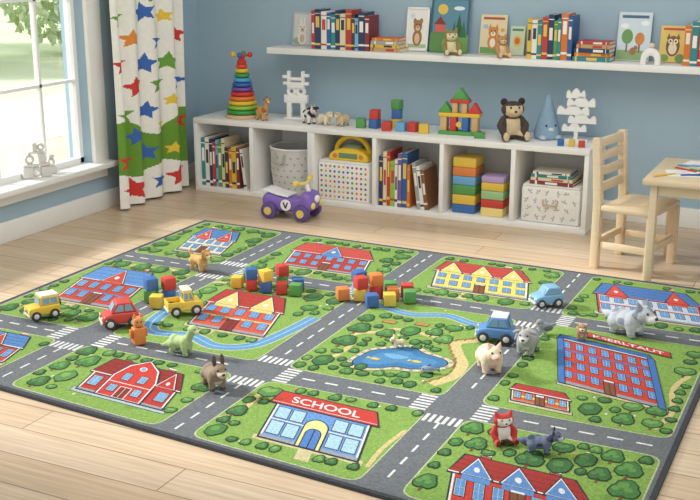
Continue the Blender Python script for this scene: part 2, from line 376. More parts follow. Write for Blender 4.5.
rect(gx0,2.806,gx1,2.811,16,'#ece6d4'); rp([(gm+.016*math.cos(a*PI/6),2.945+.018*math.sin(a*PI/6)) for a in range(12)],16,'#ece6d4'); rp([(gm+.011*math.cos(a*PI/6),2.945+.013*math.sin(a*PI/6)) for a in range(12)],17,'#6f9cc4')
# school
SK[:]=[-1.47,.06]; SH[:]=[2.78,KS]
x0,y0,x1,y1=-1.64,2.65,-1.29,2.98; keep.append((x0-.06,y0-.03,x1+.06,y1+.03))
rect(x0-.02,y0-.02,x1+.02,y0+.01,4,'#c0b58c'); rect(-1.49,2.57,-1.44,y0,5,'#c0b58c')
rect(x0-.007,y0-.008,x1+.007,2.92,6,OUT); rect(x0,y0,x1,2.92,7,'#5d8cc4'); rect(x0,y0,x1,y0+.018,8,'#8d9296')
for a in (x0,x1-.007): rect(a,y0+.018,a+.007,2.89,8,'#ece6d4')
for a in (x0+.014,x0+.072,x1-.120,x1-.062):
    win(a,y0+.035,a+.046,y0+.12,8,'#9cc3e2'); win(a,y0+.148,a+.046,y0+.222,8,'#9cc3e2')
rect(x0,y0+.130,x1,y0+.136,8,'#ece6d4')
xm=(x0+x1)/2
arch=lambda r,yb,l,h: rp([(xm-r,y0),(xm+r,y0)]+[(xm+r*math.cos(a*PI/10),yb+r*1.3*math.sin(a*PI/10)) for a in range(11)],l,h)
arch(.046,y0+.135,9,OUT); arch(.041,y0+.135,10,'#e6d18c'); arch(.030,y0+.09,11,OUT); arch(.026,y0+.09,12,'#4c76b4'); rect(xm-.002,y0,xm+.002,y0+.12,13,OUT)
rp([(x0-.035,2.888),(x1+.035,2.888),(x1+.010,2.994),(x0-.010,2.994)],10,OUT); rp([(x0-.028,2.895),(x1+.028,2.895),(x1+.006,2.987),(x0-.006,2.987)],11,'#bb382e'); rect(x0-.022,2.903,x1+.022,2.906,12,'#ece6d4')
rtext('SCHOOL',x0+.045,2.919,x1-.045,2.966,13,'#f6f3ea')
# tall red and blue building with its sign
SK[:]=[-.745,.20]
bld(-.91,3.46,-.55,3.93,'#bb3a2d','#3f6cab',7,4,(),trim='#efe6c8',wallf=.90,rin=.02,band='#3f6cab',chim=False,pane='#4f86c4')
for v in (.22,.68): rect(-.91,3.46+.47*v-.006,-.55,3.46+.47*v+.006,8,'#3f6cab')
for a in (-.925,-.565): rect(a,3.45,a+.030,3.89,13,OUT); rect(a+.003,3.453,a+.027,3.887,14,'#3f6cab')
SK[:]=[-.70,.25]; SH[:]=[3.95,KS]
rect(-.900,3.925,-.560,3.982,13,OUT); rect(-.895,3.930,-.565,3.977,14,'#bb382e'); rtext('KSERLTAUT',-.873,3.939,-.587,3.968,15,'#f6f3ea')
keep.append((-1.02,3.45,-.52,4.03))
# small red-orange shop in front
SK[:]=[-.88,.06]
bld(-.99,3.265,-.79,3.405,'#c9572f','#b8382f',5,1,(),chim=False,band='#edc24e',wallf=.62)
SK[:]=[0,0]; SH[:]=[0,0]
# water and paths
def band(pts,w,l,h):
    L_,R_=[],[]
    for i,p in enumerate(pts):
        a=Vector(pts[max(0,i-1)]); c=Vector(pts[min(len(pts)-1,i+1)]); d=(c-a).normalized(); n=Vector((-d.y,d.x))*w
        L_.append((p[0]+n.x,p[1]+n.y)); R_.append((p[0]-n.x,p[1]-n.y))
    for i in range(len(pts)-1): rp([L_[i],L_[i+1],R_[i+1],R_[i]],l,h)
def smooth(pts,n=6):
    out=[]
    for i in range(len(pts)-1):
        p0=Vector(pts[max(0,i-1)]); p1=Vector(pts[i]); p2=Vector(pts[i+1]); p3=Vector(pts[min(len(pts)-1,i+2)])
        for k in range(n):
            t=k/n; q=.5*((2*p1)+(p2-p0)*t+(2*p0-5*p1+4*p2-p3)*t*t+(3*p1-p0-3*p2+p3)*t**3); out.append((q.x,q.y))
    return out+[tuple(pts[-1])]
riv=smooth([(-2.57,3.66),(-2.54,3.42),(-2.46,3.295),(-2.30,3.32),(-2.15,3.265),(-2.03,3.33),(-1.985,3.50),(-1.96,3.72)])
band(riv,.034,4,'#c2be94'); band(riv,.028,5,'#5b90ba'); band(riv,.004,6,'#8bb3cf')
riv2=smooth([(-1.79,3.98),(-1.62,3.93),(-1.48,3.98),(-1.34,3.93),(-1.21,3.96)])
band(riv2,.030,4,'#c2be94'); band(riv2,.024,5,'#5b90ba'); band(riv2,.003,6,'#8bb3cf')
PC='#c6b580'
rpath=smooth([(-1.215,3.87),(-1.26,3.77),(-1.33,3.70),(-1.29,3.60),(-1.235,3.50),(-1.225,3.38),(-1.27,3.28)])
for pp,ww in ((None,.022),([(-1.79,3.70),(-1.68,3.66),(-1.60,3.74),(-1.45,3.73),(-1.34,3.70)],.014),([(-1.79,3.28),(-1.70,3.36),(-1.69,3.5),(-1.73,3.60),(-1.69,3.66)],.011),
    ([(-2.6,3.95),(-2.45,3.99),(-2.25,3.95),(-2.05,4.0)],.012),([(-3.2,4.02),(-3.05,4.0),(-2.9,4.03),(-2.76,3.99)],.012),([(-3.2,3.3),(-3.05,3.35),(-2.9,3.3),(-2.76,3.36)],.012),([(-.5,3.25),(-.47,3.4),(-.5,3.6),(-.47,3.75)],.010),
    ([(-1.79,2.72),(-1.75,2.8),(-1.77,2.95)],.010),([(-1.21,2.62),(-1.22,2.75),(-1.205,2.9)],.008)): band(smooth(pp) if pp else rpath,ww,4,PC)
for i in range(0,len(rpath),2):                                  # fence along the tan path
    x,y=rpath[i]; rect(x-.031,y-.012,x-.024,y+.016,6,'#8a5f36')
for i in range(0,len(rpath)-2,2):
    (xa,ya_),(xb,yb_)=rpath[i],rpath[i+2]
    for o_ in (-.003,.008): rp([(xa-.028,ya_+o_),(xb-.028,yb_+o_),(xb-.028,yb_+o_+.004),(xa-.028,ya_+o_+.004)],7,'#a8743f')
for px_,a,b2 in ((-2.28,4.21,4.33),(-1.505,4.21,4.32),(-.75,4.21,4.30),(-2.265,3.36,3.43),(-2.98,3.21,3.45),(-2.97,4.21,4.33)): rect(px_-.022,a,px_+.022,b2,4,PC)
prad=lambda a:1+.20*math.sin(2*a+.6)+.16*math.sin(3*a+2.0)+.08*math.sin(5*a)
PX_,PY_=-1.465,3.45; PRX,PRY=.138,.118
def pond(sx,l,h):
    rp([(PX_+(PRX*prad(a)+sx)*math.cos(a),PY_+(PRY*prad(a)+sx*1.2)*math.sin(a)) for a in [2*PI*i/48 for i in range(48)]],l,h)
pond(.028,4,OUT); pond(.025,5,'#c4bd9c'); pond(.005,6,OUT); pond(0,7,'#37709e'); pond(-.035,8,'#4881ad'); blob(PX_-.02,PY_+.015,.045,.022,9,'#6c9fc4')
for i in range(22):
    a=2*PI*i/22; x=PX_+(PRX*prad(a)+.014)*math.cos(a); y=PY_+(PRY*prad(a)+.016)*math.sin(a); rp([(x+.0078*math.cos(q),y+.0095*math.sin(q)) for q in [2*PI*k/8 for k in range(8)]],7,'#98907a')
keep+=[(-1.63,3.34,-1.31,3.57),(-2.6,3.23,-1.95,3.36),(-2.6,3.3,-2.51,3.68),(-2.02,3.35,-1.92,3.75),(-1.8,3.90,-1.19,4.03),(-1.35,3.56,-1.21,3.86),(-1.30,3.25,-1.2,3.56)]
for fx,fy in ((PX_+.07,PY_),(PX_-.08,PY_-.04)):
    rp([(fx+.020*math.cos(a),fy+.011*math.sin(a)) for a in [2*PI*i/12 for i in range(12)]],10,'#d9b658'); rp([(fx-.018,fy),(fx-.034,fy+.012),(fx-.034,fy-.012)],10,'#d9b658')
for bx,by in ((-1.66,3.80),(-1.53,3.83)):
    rect(bx-.03,by-.012,bx+.03,by+.022,5,OUT); rect(bx-.027,by-.006,bx+.027,by+.019,6,'#b98048'); keep.append((bx-.05,by-.03,bx+.05,by+.04))
# trees, bushes and flowers printed on the rug
trees=[]
def lump(x,y,rx,ry,l,h,ph,k=18): rp([(x+rx*(1+.05*math.sin(6*a+ph))*math.cos(a),y+ry*(1+.05*math.sin(6*a+ph))*math.sin(a)) for a in [2*PI*i/k for i in range(k)]],l,h)
KC=[('#44753a','#5f8f49','#203e25'),('#558343','#749f53','#294927'),('#3a6838','#527f46','#1c3722')]
def rtree(x,y,s):
    ph=tr.uniform(0,6); EY=1.4
    base,lite,dk=KC[tr.choice((0,0,1,2,2))]
    lobes=tr.choice(([(0,0,.98)],[(0,.22,.78),(-.42,-.2,.6),(.42,-.2,.6)],[(0,.22,.78),(-.42,-.2,.6),(.42,-.2,.6)],[(-.38,0,.66),(.38,.05,.62),(0,-.12,.66)]))
    if s>.022: rect(x-s*.13,y-s*EY*1.25,x+s*.13,y-s*EY*.5,7,'#6f4c2e')
    for ox,oy,q in lobes: lump(x+ox*s,y+oy*s*EY,s*q+.0036,(s*q)*EY+.0048,8,dk,ph)
    for ox,oy,q in lobes: lump(x+ox*s,y+oy*s*EY,s*q-.001,(s*q)*EY-.001,9,base,ph)
    for ox,oy,q in lobes: lump(x+ox*s-.18*s,y+oy*s*EY+.25*s,s*q*.5,s*q*EY*.42,10,lite,ph,10)
for i in range(24):
    a=2*PI*i/24+tr.uniform(-.08,.08)
    if i%4==3: continue
    s=tr.uniform(.014,.022); x=PX_+(PRX*prad(a)+.036+s)*math.cos(a); y=PY_+(PRY*prad(a)+.042+s*1.3)*math.sin(a)
    if -1.78<x<-1.29 and y>3.23 and not any(math.hypot(x-p,(y-q)/1.35)<(s+r)*1.1 for p,q,r in trees): trees.append((x,y,s)); rtree(x,y,s)
for key,(x0,y0,x1,y1) in cells.items():
    area=(x1-x0)*(y1-y0)
    for (smin,smax,cnt,gap) in ((.030,.046,int(area*46)+4,1.14),(.015,.025,int(area*130)+12,1.16)):
        n=0; tries=0
        while n<cnt and tries<4500:
            tries+=1; s=tr.uniform(smin,smax); x=tr.uniform(x0+s+.006,x1-s-.006); y=tr.uniform(y0+s*1.7+.004,y1-s*1.4-.006)
            if any(a-s*.85<x<c+s*.85 and b2-s*.95<y<d+s*.95 for a,b2,c,d in keep): continue
            if any(math.hypot(x-a,(y-b2)/1.35)<(s+c)*gap for a,b2,c in trees): continue
            trees.append((x,y,s)); rtree(x,y,s); n+=1
    for q in range(int(area*170)):
        x=tr.uniform(x0+.03,x1-.03); y=tr.uniform(y0+.03,y1-.03)
        if any(a<x<c and b2<y<d for a,b2,c,d in keep): continue
        hx=tr.choice(['#6b9040','#88a852','#6f9344','#e9dfa0','#e2e2d8','#d0685c']); big=hx in('#6b9040','#88a852','#6f9344')
        blob(x,y,tr.uniform(.012,.028) if big else .005,tr.uniform(.01,.022) if big else .007,4 if big else 6,hx,12,.2,tr.uniform(0,6))
me=D.meshes.new('play_rug'); rug_bm.to_mesh(me); rug_bm.free()
for hx in rslots: me.materials.append(rugm(hx))
rug=D.objects.new('play_rug',me); COL.objects.link(rug); lab(rug,'large green play rug printed with roads, trees and a SCHOOL','rug')
RZ=RT+DZ*19+.0006
# ================================================================ CUBBY
XC=[-3.76+.4117*i for i in range(7)]; CY0=5.55; CD=.385; CH=.46
def cubby(xs,label,y0):
    o=thing('cubby_shelf',label,'shelf',((xs[0]+xs[-1])/2,y0,0),0,'white cubby shelves along the back wall'); cx=(xs[0]+xs[-1])/2; w=xs[-1]-xs[0]-.002; d=YB-.02-y0
    m=WHITE(); MB().box((0,d/2,CH-.016),(w,d,.032),bev=.002).build('top',m,o); MB().box((0,d/2,.016),(w,d,.032),bev=.002).build('base',m,o)
    MB().box((0,d-.006,CH/2),(w-.04,.012,CH-.066)).build('back_panel',m,o)
    for i,x in enumerate(xs):
        xx=x-cx; end=i in (0,len(xs)-1)
        if i==0: xx+=.0135
        if i==len(xs)-1: xx-=.0135
        MB().box((xx,(d-.014)/2,CH/2),(.025,d-.014,CH-.0645),bev=.001).build('side_panel' if end else 'divider',m,o)
cubby(XC[:3],'white low shelf of two compartments with books and a round basket',CY0)
cubby(XC[2:],'long white low shelf of four compartments under the wall shelf',CY0-.012)
FZ=.0325; TZ=CH+.0005
# ================================================================ WALL SHELF
SY0=5.73; SZ=.89
ws=MB().box((-1.4,(SY0+YB)/2-.001,SZ-.018),(3.86,YB-SY0-.002,.036),bev=.002).build('wall_shelf',WHITE()); lab(ws,'long white floating shelf on the blue wall holding picture books','shelf')
SZ+=.0005
# ================================================================ BOOKS
CN={'red':'#bf423c','blue':'#35619b','navy':'#2d3f64','teal':'#35888c','green':'#5a994e','yellow':'#e6bd3c','orange':'#dd7a33','white':'#eeeae0','cream':'#e8d9b4','purple':'#75609c','black':'#3c3d43','grey':'#a3a7ab','pink':'#d9868f','brown':'#8a5c3c','sky blue':'#86b8db','maroon':'#84383f','lime':'#9cbf48','tan':'#c7a473'}
def book(label,t,h,d,cn,group,loc,rot,rnd):
    o=thing('book',label,'book',loc,0,group,rot); c=CN[cn]; k=.0022
    mb=MB(); mb.box((-t/2+k/2,d/2,h/2),(k,d,h)); mb.box((t/2-k/2,d/2,h/2),(k,d,h)); mb.box((0,k/2,h/2),(t-2*k+.0004,k,h))
    mb.mi=1
    a=rnd.uniform(.08,.16)*h; mb.box((0,-.0003,a),(t*.98,.0006,h*.05)); mb.box((0,-.0003,h*rnd.uniform(.5,.7)),(t*.6,.0006,h*.28)); mb.box((0,-.0003,h*.9),(t*.98,.0006,h*.02))
    dark=cn in('white','cream','yellow','lime','tan','sky blue')
    mb.build('cover',[M(c,.45,.06),M('#3a3f52' if dark and rnd.random()<.7 else ('#c9473d' if dark else rnd.choice(['#f0e9d6','#e8c45a','#f4f1ea'])),.5)],o,sm=False)
    MB().box((0,d/2,h/2),(t-2*k-.0002,d-2*k-.002,h-.006)).build('pages',M('#efe7d4',.85,.06,200),o,sm=False)
    return o
LABS=set()
def uniq(l,alts):
    for q in [l]+alts:
        if q not in LABS: LABS.add(q); return q
    return l
def book_row(x0,x1,y,z,hmin,hmax,dep,cs,place,group,seed,prev=None):
    rnd=random.Random(seed); ws_=[rnd.uniform(.7,1.4) for _ in cs]; tot=sum(ws_); gap=.0008; x=x0; W=x1-x0
    for i,c in enumerate(cs):
        t=ws_[i]/tot*W-gap; h=rnd.uniform(hmin,hmax); d=dep*rnd.uniform(.88,1); pv=cs[i-1] if i else prev
        if not pv: l=uniq(f'{c} book at the left end of the row {place}',[])
        else: l=uniq(f'{c} book standing right of the {pv} one {place}',[f'{c} book right of the {cs[i-2]} and {pv} ones {place}'])
        book(l,t,h,d,c,group,(x+t/2,y+rnd.uniform(0,.008),z),(0,0,0),rnd); x+=t+gap
def lean_book(c,x,y,z,t,h,d,ang,label,group,seed):
    rnd=random.Random(seed); book(label,t,h,d,c,group,(x+t/2*math.cos(ang),y,z+t/2*math.sin(ang)),(0,-ang,0),rnd)
def book_stack(xc,y,z,items,place,group,seed):
    rnd=random.Random(seed); zz=z
    for i,(c,t,h,d) in enumerate(items):
        l=f'{c} book lying flat at the bottom of the stack {place}' if i==0 else (f'{c} book lying on the {items[i-1][0]} one in the stack {place}')
        book(uniq(l,[]),t,h,d,c,group,(xc-h/2+rnd.uniform(-.006,.006),y+rnd.uniform(0,.008),zz+t/2),(0,PI/2,rnd.uniform(-.04,.04)),rnd); zz+=t+.0006
    return zz
yb=5.775
book_row(XW(311,1.0,yb),XW(369,1.0,yb),yb,SZ,.18,.235,.15,['red','navy','white','blue','teal','navy','cream','red','black','sky blue','navy','maroon'],'on the wall shelf\'s left','books at the left of the wall shelf',1)
book_stack(XW(384,.95,yb),yb,SZ,[('tan',.022,.19,.14),('yellow',.018,.18,.135),('grey',.02,.17,.13),('orange',.016,.17,.12)],'beside the white bear picture','flat books in the stack by the bear picture',2)
book_row(XW(527,1.0,yb),XW(572,1.0,yb),yb,SZ,.20,.25,.15,['yellow','white','teal','red','navy','green','teal','orange','blue'],'on the wall shelf\'s middle','books in the middle of the wall shelf',3)
book_stack(XW(592,.95,yb),yb,SZ,[('teal',.024,.20,.14),('orange',.02,.19,.14),('navy',.022,.19,.13),('tan',.02,.18,.13),('red',.016,.17,.13)],'next to the white arch figure','flat books stacked mid wall shelf',4)
book_row(XW(684,1.0,yb),XW(730,1.0,yb),yb,SZ,.2,.26,.15,['orange','teal','red','cream','blue','yellow'],'at the wall shelf\'s right end','books at the right end of the wall shelf',5)
yc=CY0+.03
book_row(XC[0]+.028,XC[0]+.20,yc,FZ,.26,.31,.2,['teal','white','navy','red','sky blue','green','cream'],'in the leftmost compartment','books in the leftmost compartment',6)
book_row(XC[0]+.202,XC[0]+.305,yc,FZ,.22,.28,.2,['black','orange','yellow','maroon'],'in the leftmost compartment','books in the leftmost compartment',7,prev='cream')
lean_book('white',XC[0]+.307+.27*math.sin(.12),yc,FZ,.02,.25,.19,.12,'white book leaning at the right end of the leftmost compartment','books in the leftmost compartment',8)
book_row(XC[3]+.018,XC[3]+.21,yc-.01,FZ,.25,.32,.2,['navy','cream','red','lime','white','purple','blue','orange'],'right of the dotted bin','books beside the dotted bin',9)
x=XC[3]+.212+.33*math.sin(.14)
for i,(c,h) in enumerate((('grey',.27),('white',.25),('brown',.23))):
    lean_book(c,x+i*.0229,yc-.01,FZ,.022,h,.19,.14,f'{c} book leaning against the row right of the dotted bin','books beside the dotted bin',20+i)
# face-out books
def face_book(name,label,cat,px,w,h,bg,motif,group='picture books shown face out on the wall shelf',th=.012,tilt=.16,yoff=0,frame=None):
    xx=XW(px,SZ+h/2,5.86); o=thing(name,label,cat,(xx,YB-.004-h*math.sin(tilt)-th-yoff,SZ+.0005),0,group,rot=(-tilt,0,0))
    mb=MB(); mb.box((0,0,h/2+.001),(w,.003,h),bev=.001); hx=[bg]
    for k,(sh,cx,cz,rx,rz_,c) in enumerate(motif):
        if c not in hx: hx.append(c)
        mb.mi=hx.index(c); yy=-.0017-.0002*k; X=lambda u:(min(max(u,.01),.99)-.5)*w; Z=lambda v:min(max(v,.01),.99)*h
        if sh=='o': mb.face([(X(cx+rx*math.cos(a)),yy,Z(cz+rz_*math.sin(a))) for a in [2*PI*i/28 for i in range(28)]])
        elif sh=='r': mb.face([(X(cx-rx),yy,Z(cz-rz_)),(X(cx+rx),yy,Z(cz-rz_)),(X(cx+rx),yy,Z(cz+rz_)),(X(cx-rx),yy,Z(cz+rz_))])
        elif sh=='t': mb.face([(X(cx-rx),yy,Z(cz-rz_)),(X(cx+rx),yy,Z(cz-rz_)),(X(cx),yy,Z(cz+rz_))])
    mb.build('cover',[M(q,.45,.08,25) for q in hx],o,sm=False)
    MB().box((0,th/2+.0008,h/2+.002),(w-.006,th-.003,h-.006)).build('pages',M('#efe8d8',.8,.05,100),o,sm=False)
    if frame:
        m2=MB(); f=.012
        for c,sz in (((0,-.002,f/2+.001),(w,.012,f)),((0,-.002,h-f/2),(w,.012,f)),((-w/2+f/2,-.002,h/2),(f,.012,h)),((w/2-f/2,-.002,h/2),(f,.012,h))): m2.box(c,sz,bev=.002)
        m2.build('frame',M(frame,.5),o)
    return o
def beastie(c,l,cx=.5,cz=.42,s=1,ear='o'):
    E={'o':[('o',cx-.15*s,cz+.28*s,.075*s,.07*s,c),('o',cx+.15*s,cz+.28*s,.075*s,.07*s,c)],'t':[('t',cx-.14*s,cz+.31*s,.08*s,.09*s,c),('t',cx+.14*s,cz+.31*s,.08*s,.09*s,c)],'l':[('o',cx-.09*s,cz+.36*s,.05*s,.15*s,c),('o',cx+.09*s,cz+.36*s,.05*s,.15*s,c)]}[ear]
    return [('o',cx,cz-.12*s,.22*s,.2*s,c)]+E+[('o',cx,cz+.16*s,.2*s,.15*s,c),('o',cx,cz+.11*s,.1*s,.06*s,l),('o',cx-.08*s,cz+.2*s,.025*s,.02*s,'#222222'),('o',cx+.08*s,cz+.2*s,.025*s,.02*s,'#222222'),('o',cx,cz+.13*s,.03*s,.02*s,'#222222'),('o',cx,cz-.14*s,.12*s,.13*s,l)]
face_book('picture_book','grey picture book with a pale rabbit at the left end of wall shelf','book',298,.135,.20,'#c2c5c3',[('r',.5,.5,.42,.44,'#d8d9d6'),('o',.3,.15,.3,.1,'#9fae9a')]+beastie('#f0ebe1','#d9b9a0',ear='l',cz=.36),tilt=.14)
face_book('framed_picture','white framed picture of a brown bear on the wall shelf','picture frame',414,.14,.25,'#f2efe8',[('r',.5,.12,.4,.04,'#a9c49a'),('o',.25,.8,.1,.06,'#cfe0ea')]+beastie('#a8764c','#e2c39a',s=.95),frame='#f4f3ef',th=.008)
face_book('picture_book','large dark teal picture book with a bright sun and hills','book',447,.235,.33,'#3a6477',[('r',.5,.56,.44,.34,'#5f8fa5'),('o',.3,.74,.13,.09,'#e6c35a'),('o',.25,.18,.35,.2,'#5f8f4d'),('o',.72,.14,.4,.22,'#79a85c'),('r',.5,.94,.38,.025,'#f0e6cc'),('o',.72,.76,.14,.035,'#e8eef0'),('t',.74,.48,.12,.2,'#2f5f45'),('t',.86,.42,.09,.15,'#3f7350'),('t',.62,.40,.08,.14,'#3f7350'),('r',.25,.42,.12,.07,'#d9655a'),('t',.25,.55,.16,.07,'#8a3a34')])
face_book('picture_book','tan picture book with an orange fox left of the small teddy','book',490,.155,.22,'#ead7ae',[('r',.5,.1,.46,.08,'#6f9f5a'),('r',.5,.91,.4,.03,'#b3543c'),('o',.2,.7,.1,.06,'#9fc3d8'),('o',.85,.62,.08,.05,'#e0a94c')]+beastie('#d58742','#f6ead2',s=.9,ear='t'))
face_book('picture_book','narrow pale green picture book behind the small teddy','book',514,.085,.16,'#cfdcc0',[('r',.5,.88,.38,.04,'#5a8a6a'),('o',.5,.5,.3,.2,'#e8c75c'),('o',.5,.5,.18,.12,'#d9655a')])
face_book('picture_book','pale blue picture book with trees behind the small white arch','book',632,.175,.255,'#d5e3ea',[('r',.5,.12,.48,.1,'#8fb07a'),('r',.5,.91,.4,.03,'#4b6a8c'),('o',.2,.72,.13,.05,'#f4f6f6'),('o',.8,.78,.13,.05,'#f4f6f6'),('r',.3,.3,.025,.12,'#8a6242'),('o',.3,.5,.17,.15,'#6f9f5a'),('r',.68,.28,.025,.1,'#8a6242'),('o',.68,.46,.14,.13,'#d58742'),('o',.5,.2,.1,.08,'#a8764c'),('o',.58,.27,.06,.05,'#a8764c')])
face_book('picture_book','yellow picture book with a small owl near the shelf\'s right end','book',671,.135,.19,'#e8cb6c',[('r',.5,.91,.4,.03,'#c9473d'),('o',.2,.12,.18,.1,'#7da563'),('o',.8,.12,.18,.12,'#6b9a58'),('o',.5,.45,.26,.28,'#7d5a3f'),('t',.32,.72,.08,.08,'#7d5a3f'),('t',.68,.72,.08,.08,'#7d5a3f'),('o',.5,.38,.16,.16,'#f2e5c6'),('o',.4,.58,.09,.07,'#f2e5c6'),('o',.6,.58,.09,.07,'#f2e5c6'),('o',.4,.58,.035,.03,'#222222'),('o',.6,.58,.035,.03,'#222222'),('t',.5,.5,.03,.03,'#e0a94c')])
# ================================================================ TOY BUILDERS
EYE='#1c1b1c'
def quad(name,label,cat,loc,rz,s,c1,c2=None,c3=None,neck=0,headk=1,ear='pointy',tail='short',plump=1,legk=1,horn=None,patch=None,group=None,mane=None,muz=1,earc=None,lr=1.2,nosec='#3a2c2a'):
    o=thing(name,label,cat,loc,rz,group); c2=c2 or c1; c3=c3 or c1; lg=.5*(legk-1); S=lambda *p:(p[0]*s,p[1]*s,p[2]*s)
    z0=lg; hx,hz=.70+neck*.12,1.10+neck+lg; sh=[]
    def e(c,r): sh.append(('e',S(*c),S(*r)))
    def c(p,q,a,b2): sh.append(('c',S(*p),S(*q),a*s,b2*s))
    pw=plump; ph=(1+(plump-1)*.5)
    e((0,0,.70+z0),(.52,.27*pw,.26*ph)); e((.30,0,.72+z0),(.29,.27*pw,.30*ph)); e((-.34,0,.72+z0),(.28,.26*pw,.28*ph))
    c((.40,0,.82+z0),(hx-.06,0,hz-.04),.2,.15*headk)
    e((hx,0,hz),(.21*headk,.20*headk,.195*headk)); e((hx+.18*headk*muz,0,hz-.07*headk),(.14*headk,.13*headk,.11*headk))
    yl=.17*(1+(pw-1)*.6); zf=.09*lr+.004
    for y in (-1,1):
        c((.34,y*yl,.60+z0),(.36,y*yl*1.05,.30+z0*.5),.135*lr,.10*lr); c((.36,y*yl*1.05,.30+z0*.5),(.365,y*yl*1.05,zf),.10*lr,.09*lr); e((.40,y*yl*1.05,.06),(.115*lr,.095*lr,.055))
        c((-.34,y*yl,.64+z0),(-.25,y*yl*1.1,.43+z0*.6),.18*lr,.12*lr); c((-.25,y*yl*1.1,.43+z0*.6),(-.41,y*yl*1.1,.24+z0*.4),.11*lr,.08*lr); c((-.41,y*yl*1.1,.24+z0*.4),(-.39,y*yl*1.1,zf),.08*lr,.08*lr); e((-.35,y*yl*1.1,.06),(.115*lr,.09*lr,.055))
    if tail=='short': c((-.58,0,.82+z0),(-.70,0,.90+z0),.1,.07)
    if tail=='long': c((-.58,0,.82+z0),(-.78,0,.66+z0),.07,.05); c((-.78,0,.66+z0),(-.86,0,.42+z0),.05,.08)
    if tail=='up': c((-.58,0,.84+z0),(-.76,0,1.08+z0),.08,.09); c((-.76,0,1.08+z0),(-.64,0,1.26+z0),.09,.05)
    if tail=='dino': c((-.5,0,.66+z0),(-.85,0,.45+z0),.2,.11); c((-.85,0,.45+z0),(-1.1,0,.38+z0),.11,.05)
    if tail=='bushy': c((-.56,0,.80+z0),(-.78,0,.72+z0),.12,.17); c((-.78,0,.72+z0),(-1.0,0,.74+z0),.17,.08)
    def pick(p,n):
        x,y,z=p.x/s,p.y/s,p.z/s
        if z<.13: return 2
        if x>hx+.13*headk and z<hz+.02: return 1
        if z<.56+z0 and n.z<-.3 and abs(y)<.2: return 1
        if patch and math.sin(x*7+1.3)*math.cos(y*6+z*5)>patch and z>.45: return 2
        return 0
    fuse('body',sh,max(s*.028,.0018),[fur(c1),fur(c2),fur(c3)],pick,o)
    for y in (-1,1):
        MB().ell(S(hx+.155*headk,y*.115*headk,hz+.06*headk),.034*s*headk**.5,n=10).build('eye',plast(EYE),o)
        m=MB(); b0=(hx-.05*headk,y*.12*headk,hz+.13*headk)
        if ear=='pointy': m.cyl(S(*b0),S(b0[0]-.02,b0[1]+y*.06*headk,b0[2]+.16*headk),.09*s*headk,.015*s,12)
        elif ear=='round': m.ell(S(b0[0],b0[1]+y*.05*headk,b0[2]+.05*headk),S(.05*headk,.1*headk,.1*headk),n=12)
        elif ear=='floppy': m.ell(S(b0[0]-.01,b0[1]+y*.07*headk,b0[2]-.10*headk),S(.08*headk,.035*headk,.15*headk),(y*-.35,0,0),n=12)
        elif ear=='side': m.ell(S(b0[0]-.02,b0[1]+y*.13*headk,b0[2]-.03*headk),S(.05*headk,.14*headk,.06*headk),(y*-.3,0,0),n=12)
        elif ear=='long': m.ell(S(b0[0]-.06,b0[1],b0[2]+.13*headk),S(.05*headk,.07*headk,.18*headk),(0,-.25,0),n=12)
        if ear!='none': m.build('ear',fur(earc or (c3 if patch else c1)),o)
        else: m.bm.free()
        if horn=='horn':
            MB().cyl(S(hx-.06,y*.08*headk,hz+.14*headk),S(hx-.14,y*.13,hz+.32*headk),.05*s,.012*s,10).build('horn',woodpaint('#d9cbb0'),o)
        if horn=='stub':
            MB().cyl(S(hx-.05,y*.06,hz+.12*headk),S(hx-.07,y*.07,hz+.26*headk),.03*s,.035*s,8).ell(S(hx-.07,y*.07,hz+.27*headk),.05*s,n=8).build('horn',woodpaint('#7a5233'),o)
    MB().ell(S(hx+.18*headk*muz+.125*headk,0,hz-.04*headk),S(.035*headk,.055*headk,.038*headk),n=10).build('nose',plast(nosec),o)
    if mane:
        m=MB()
        for k in range(14):
            a=k/14*2*PI; m.ell(S(hx-.10,.22*math.cos(a),hz+.22*math.sin(a)),S(.09,.095,.095),n=8)
        m.build('mane',fur(mane),o)
    return o
def sitter(name,label,cat,loc,rz,s,c1,c2,ear='round',earc=None,sole=None,group=None,wide=1,facew=False):
    o=thing(name,label,cat,loc,rz,group); S=lambda *p:(p[0]*s,p[1]*s*wide,p[2]*s); sh=[]
    sh.append(('e',S(0,0,.30),S(.21,.225,.3))); sh.append(('c',S(0,0,.5),S(.03,0,.66),.14*s,.13*s)); sh.append(('e',S(.04,0,.74),S(.2,.24,.2)))
    sh.append(('e',S(.2,0,.68),(.09*s,.11*s,.08*s)))
    for y in (-1,1):
        sh.append(('c',S(.02,y*.18,.50),S(.10,y*.27,.36),.085*s,.08*s)); sh.append(('c',S(.10,y*.27,.36),S(.20,y*.23,.22),.08*s,.08*s))
        sh.append(('c',S(.05,y*.13,.12),S(.36,y*.21,.11),.115*s,.1*s)); sh.append(('e',S(.41,y*.215,.14),(.07*s,.09*s,.135*s)))
    def pick(p,n):
        x,y,z=p.x/s,p.y/s/wide,p.z/s
        if x>(.12 if facew else .165) and .56<z<(.84 if facew else .78) and abs(y)<(.17 if facew else .13): return 1
        if x>.08 and abs(y)<.14 and .13<z<.52: return 1
        if x>.44: return 2
        return 0
    fuse('body',sh,s*.02,[fur(c1),fur(c2),fur(sole or c2)],pick,o)
    for y in (-1,1):
        MB().ell(S(.215,y*.085,.80),.027*s,n=10).build('eye',plast(EYE),o)
        m=MB()
        if ear=='round': m.ell(S(.02,y*.18,.92),(.05*s,.09*s,.09*s),n=12)
        elif ear=='pointy': m.cyl(S(.02,y*.14,.88),S(.01,y*.19,1.05),.10*s,.02*s,12)
        m.build('ear',fur(earc or c1),o)
    MB().ell(S(.285,0,.71),(.025*s,.04*s,.028*s),n=10).build('nose',plast('#2a2020'),o)
    return o
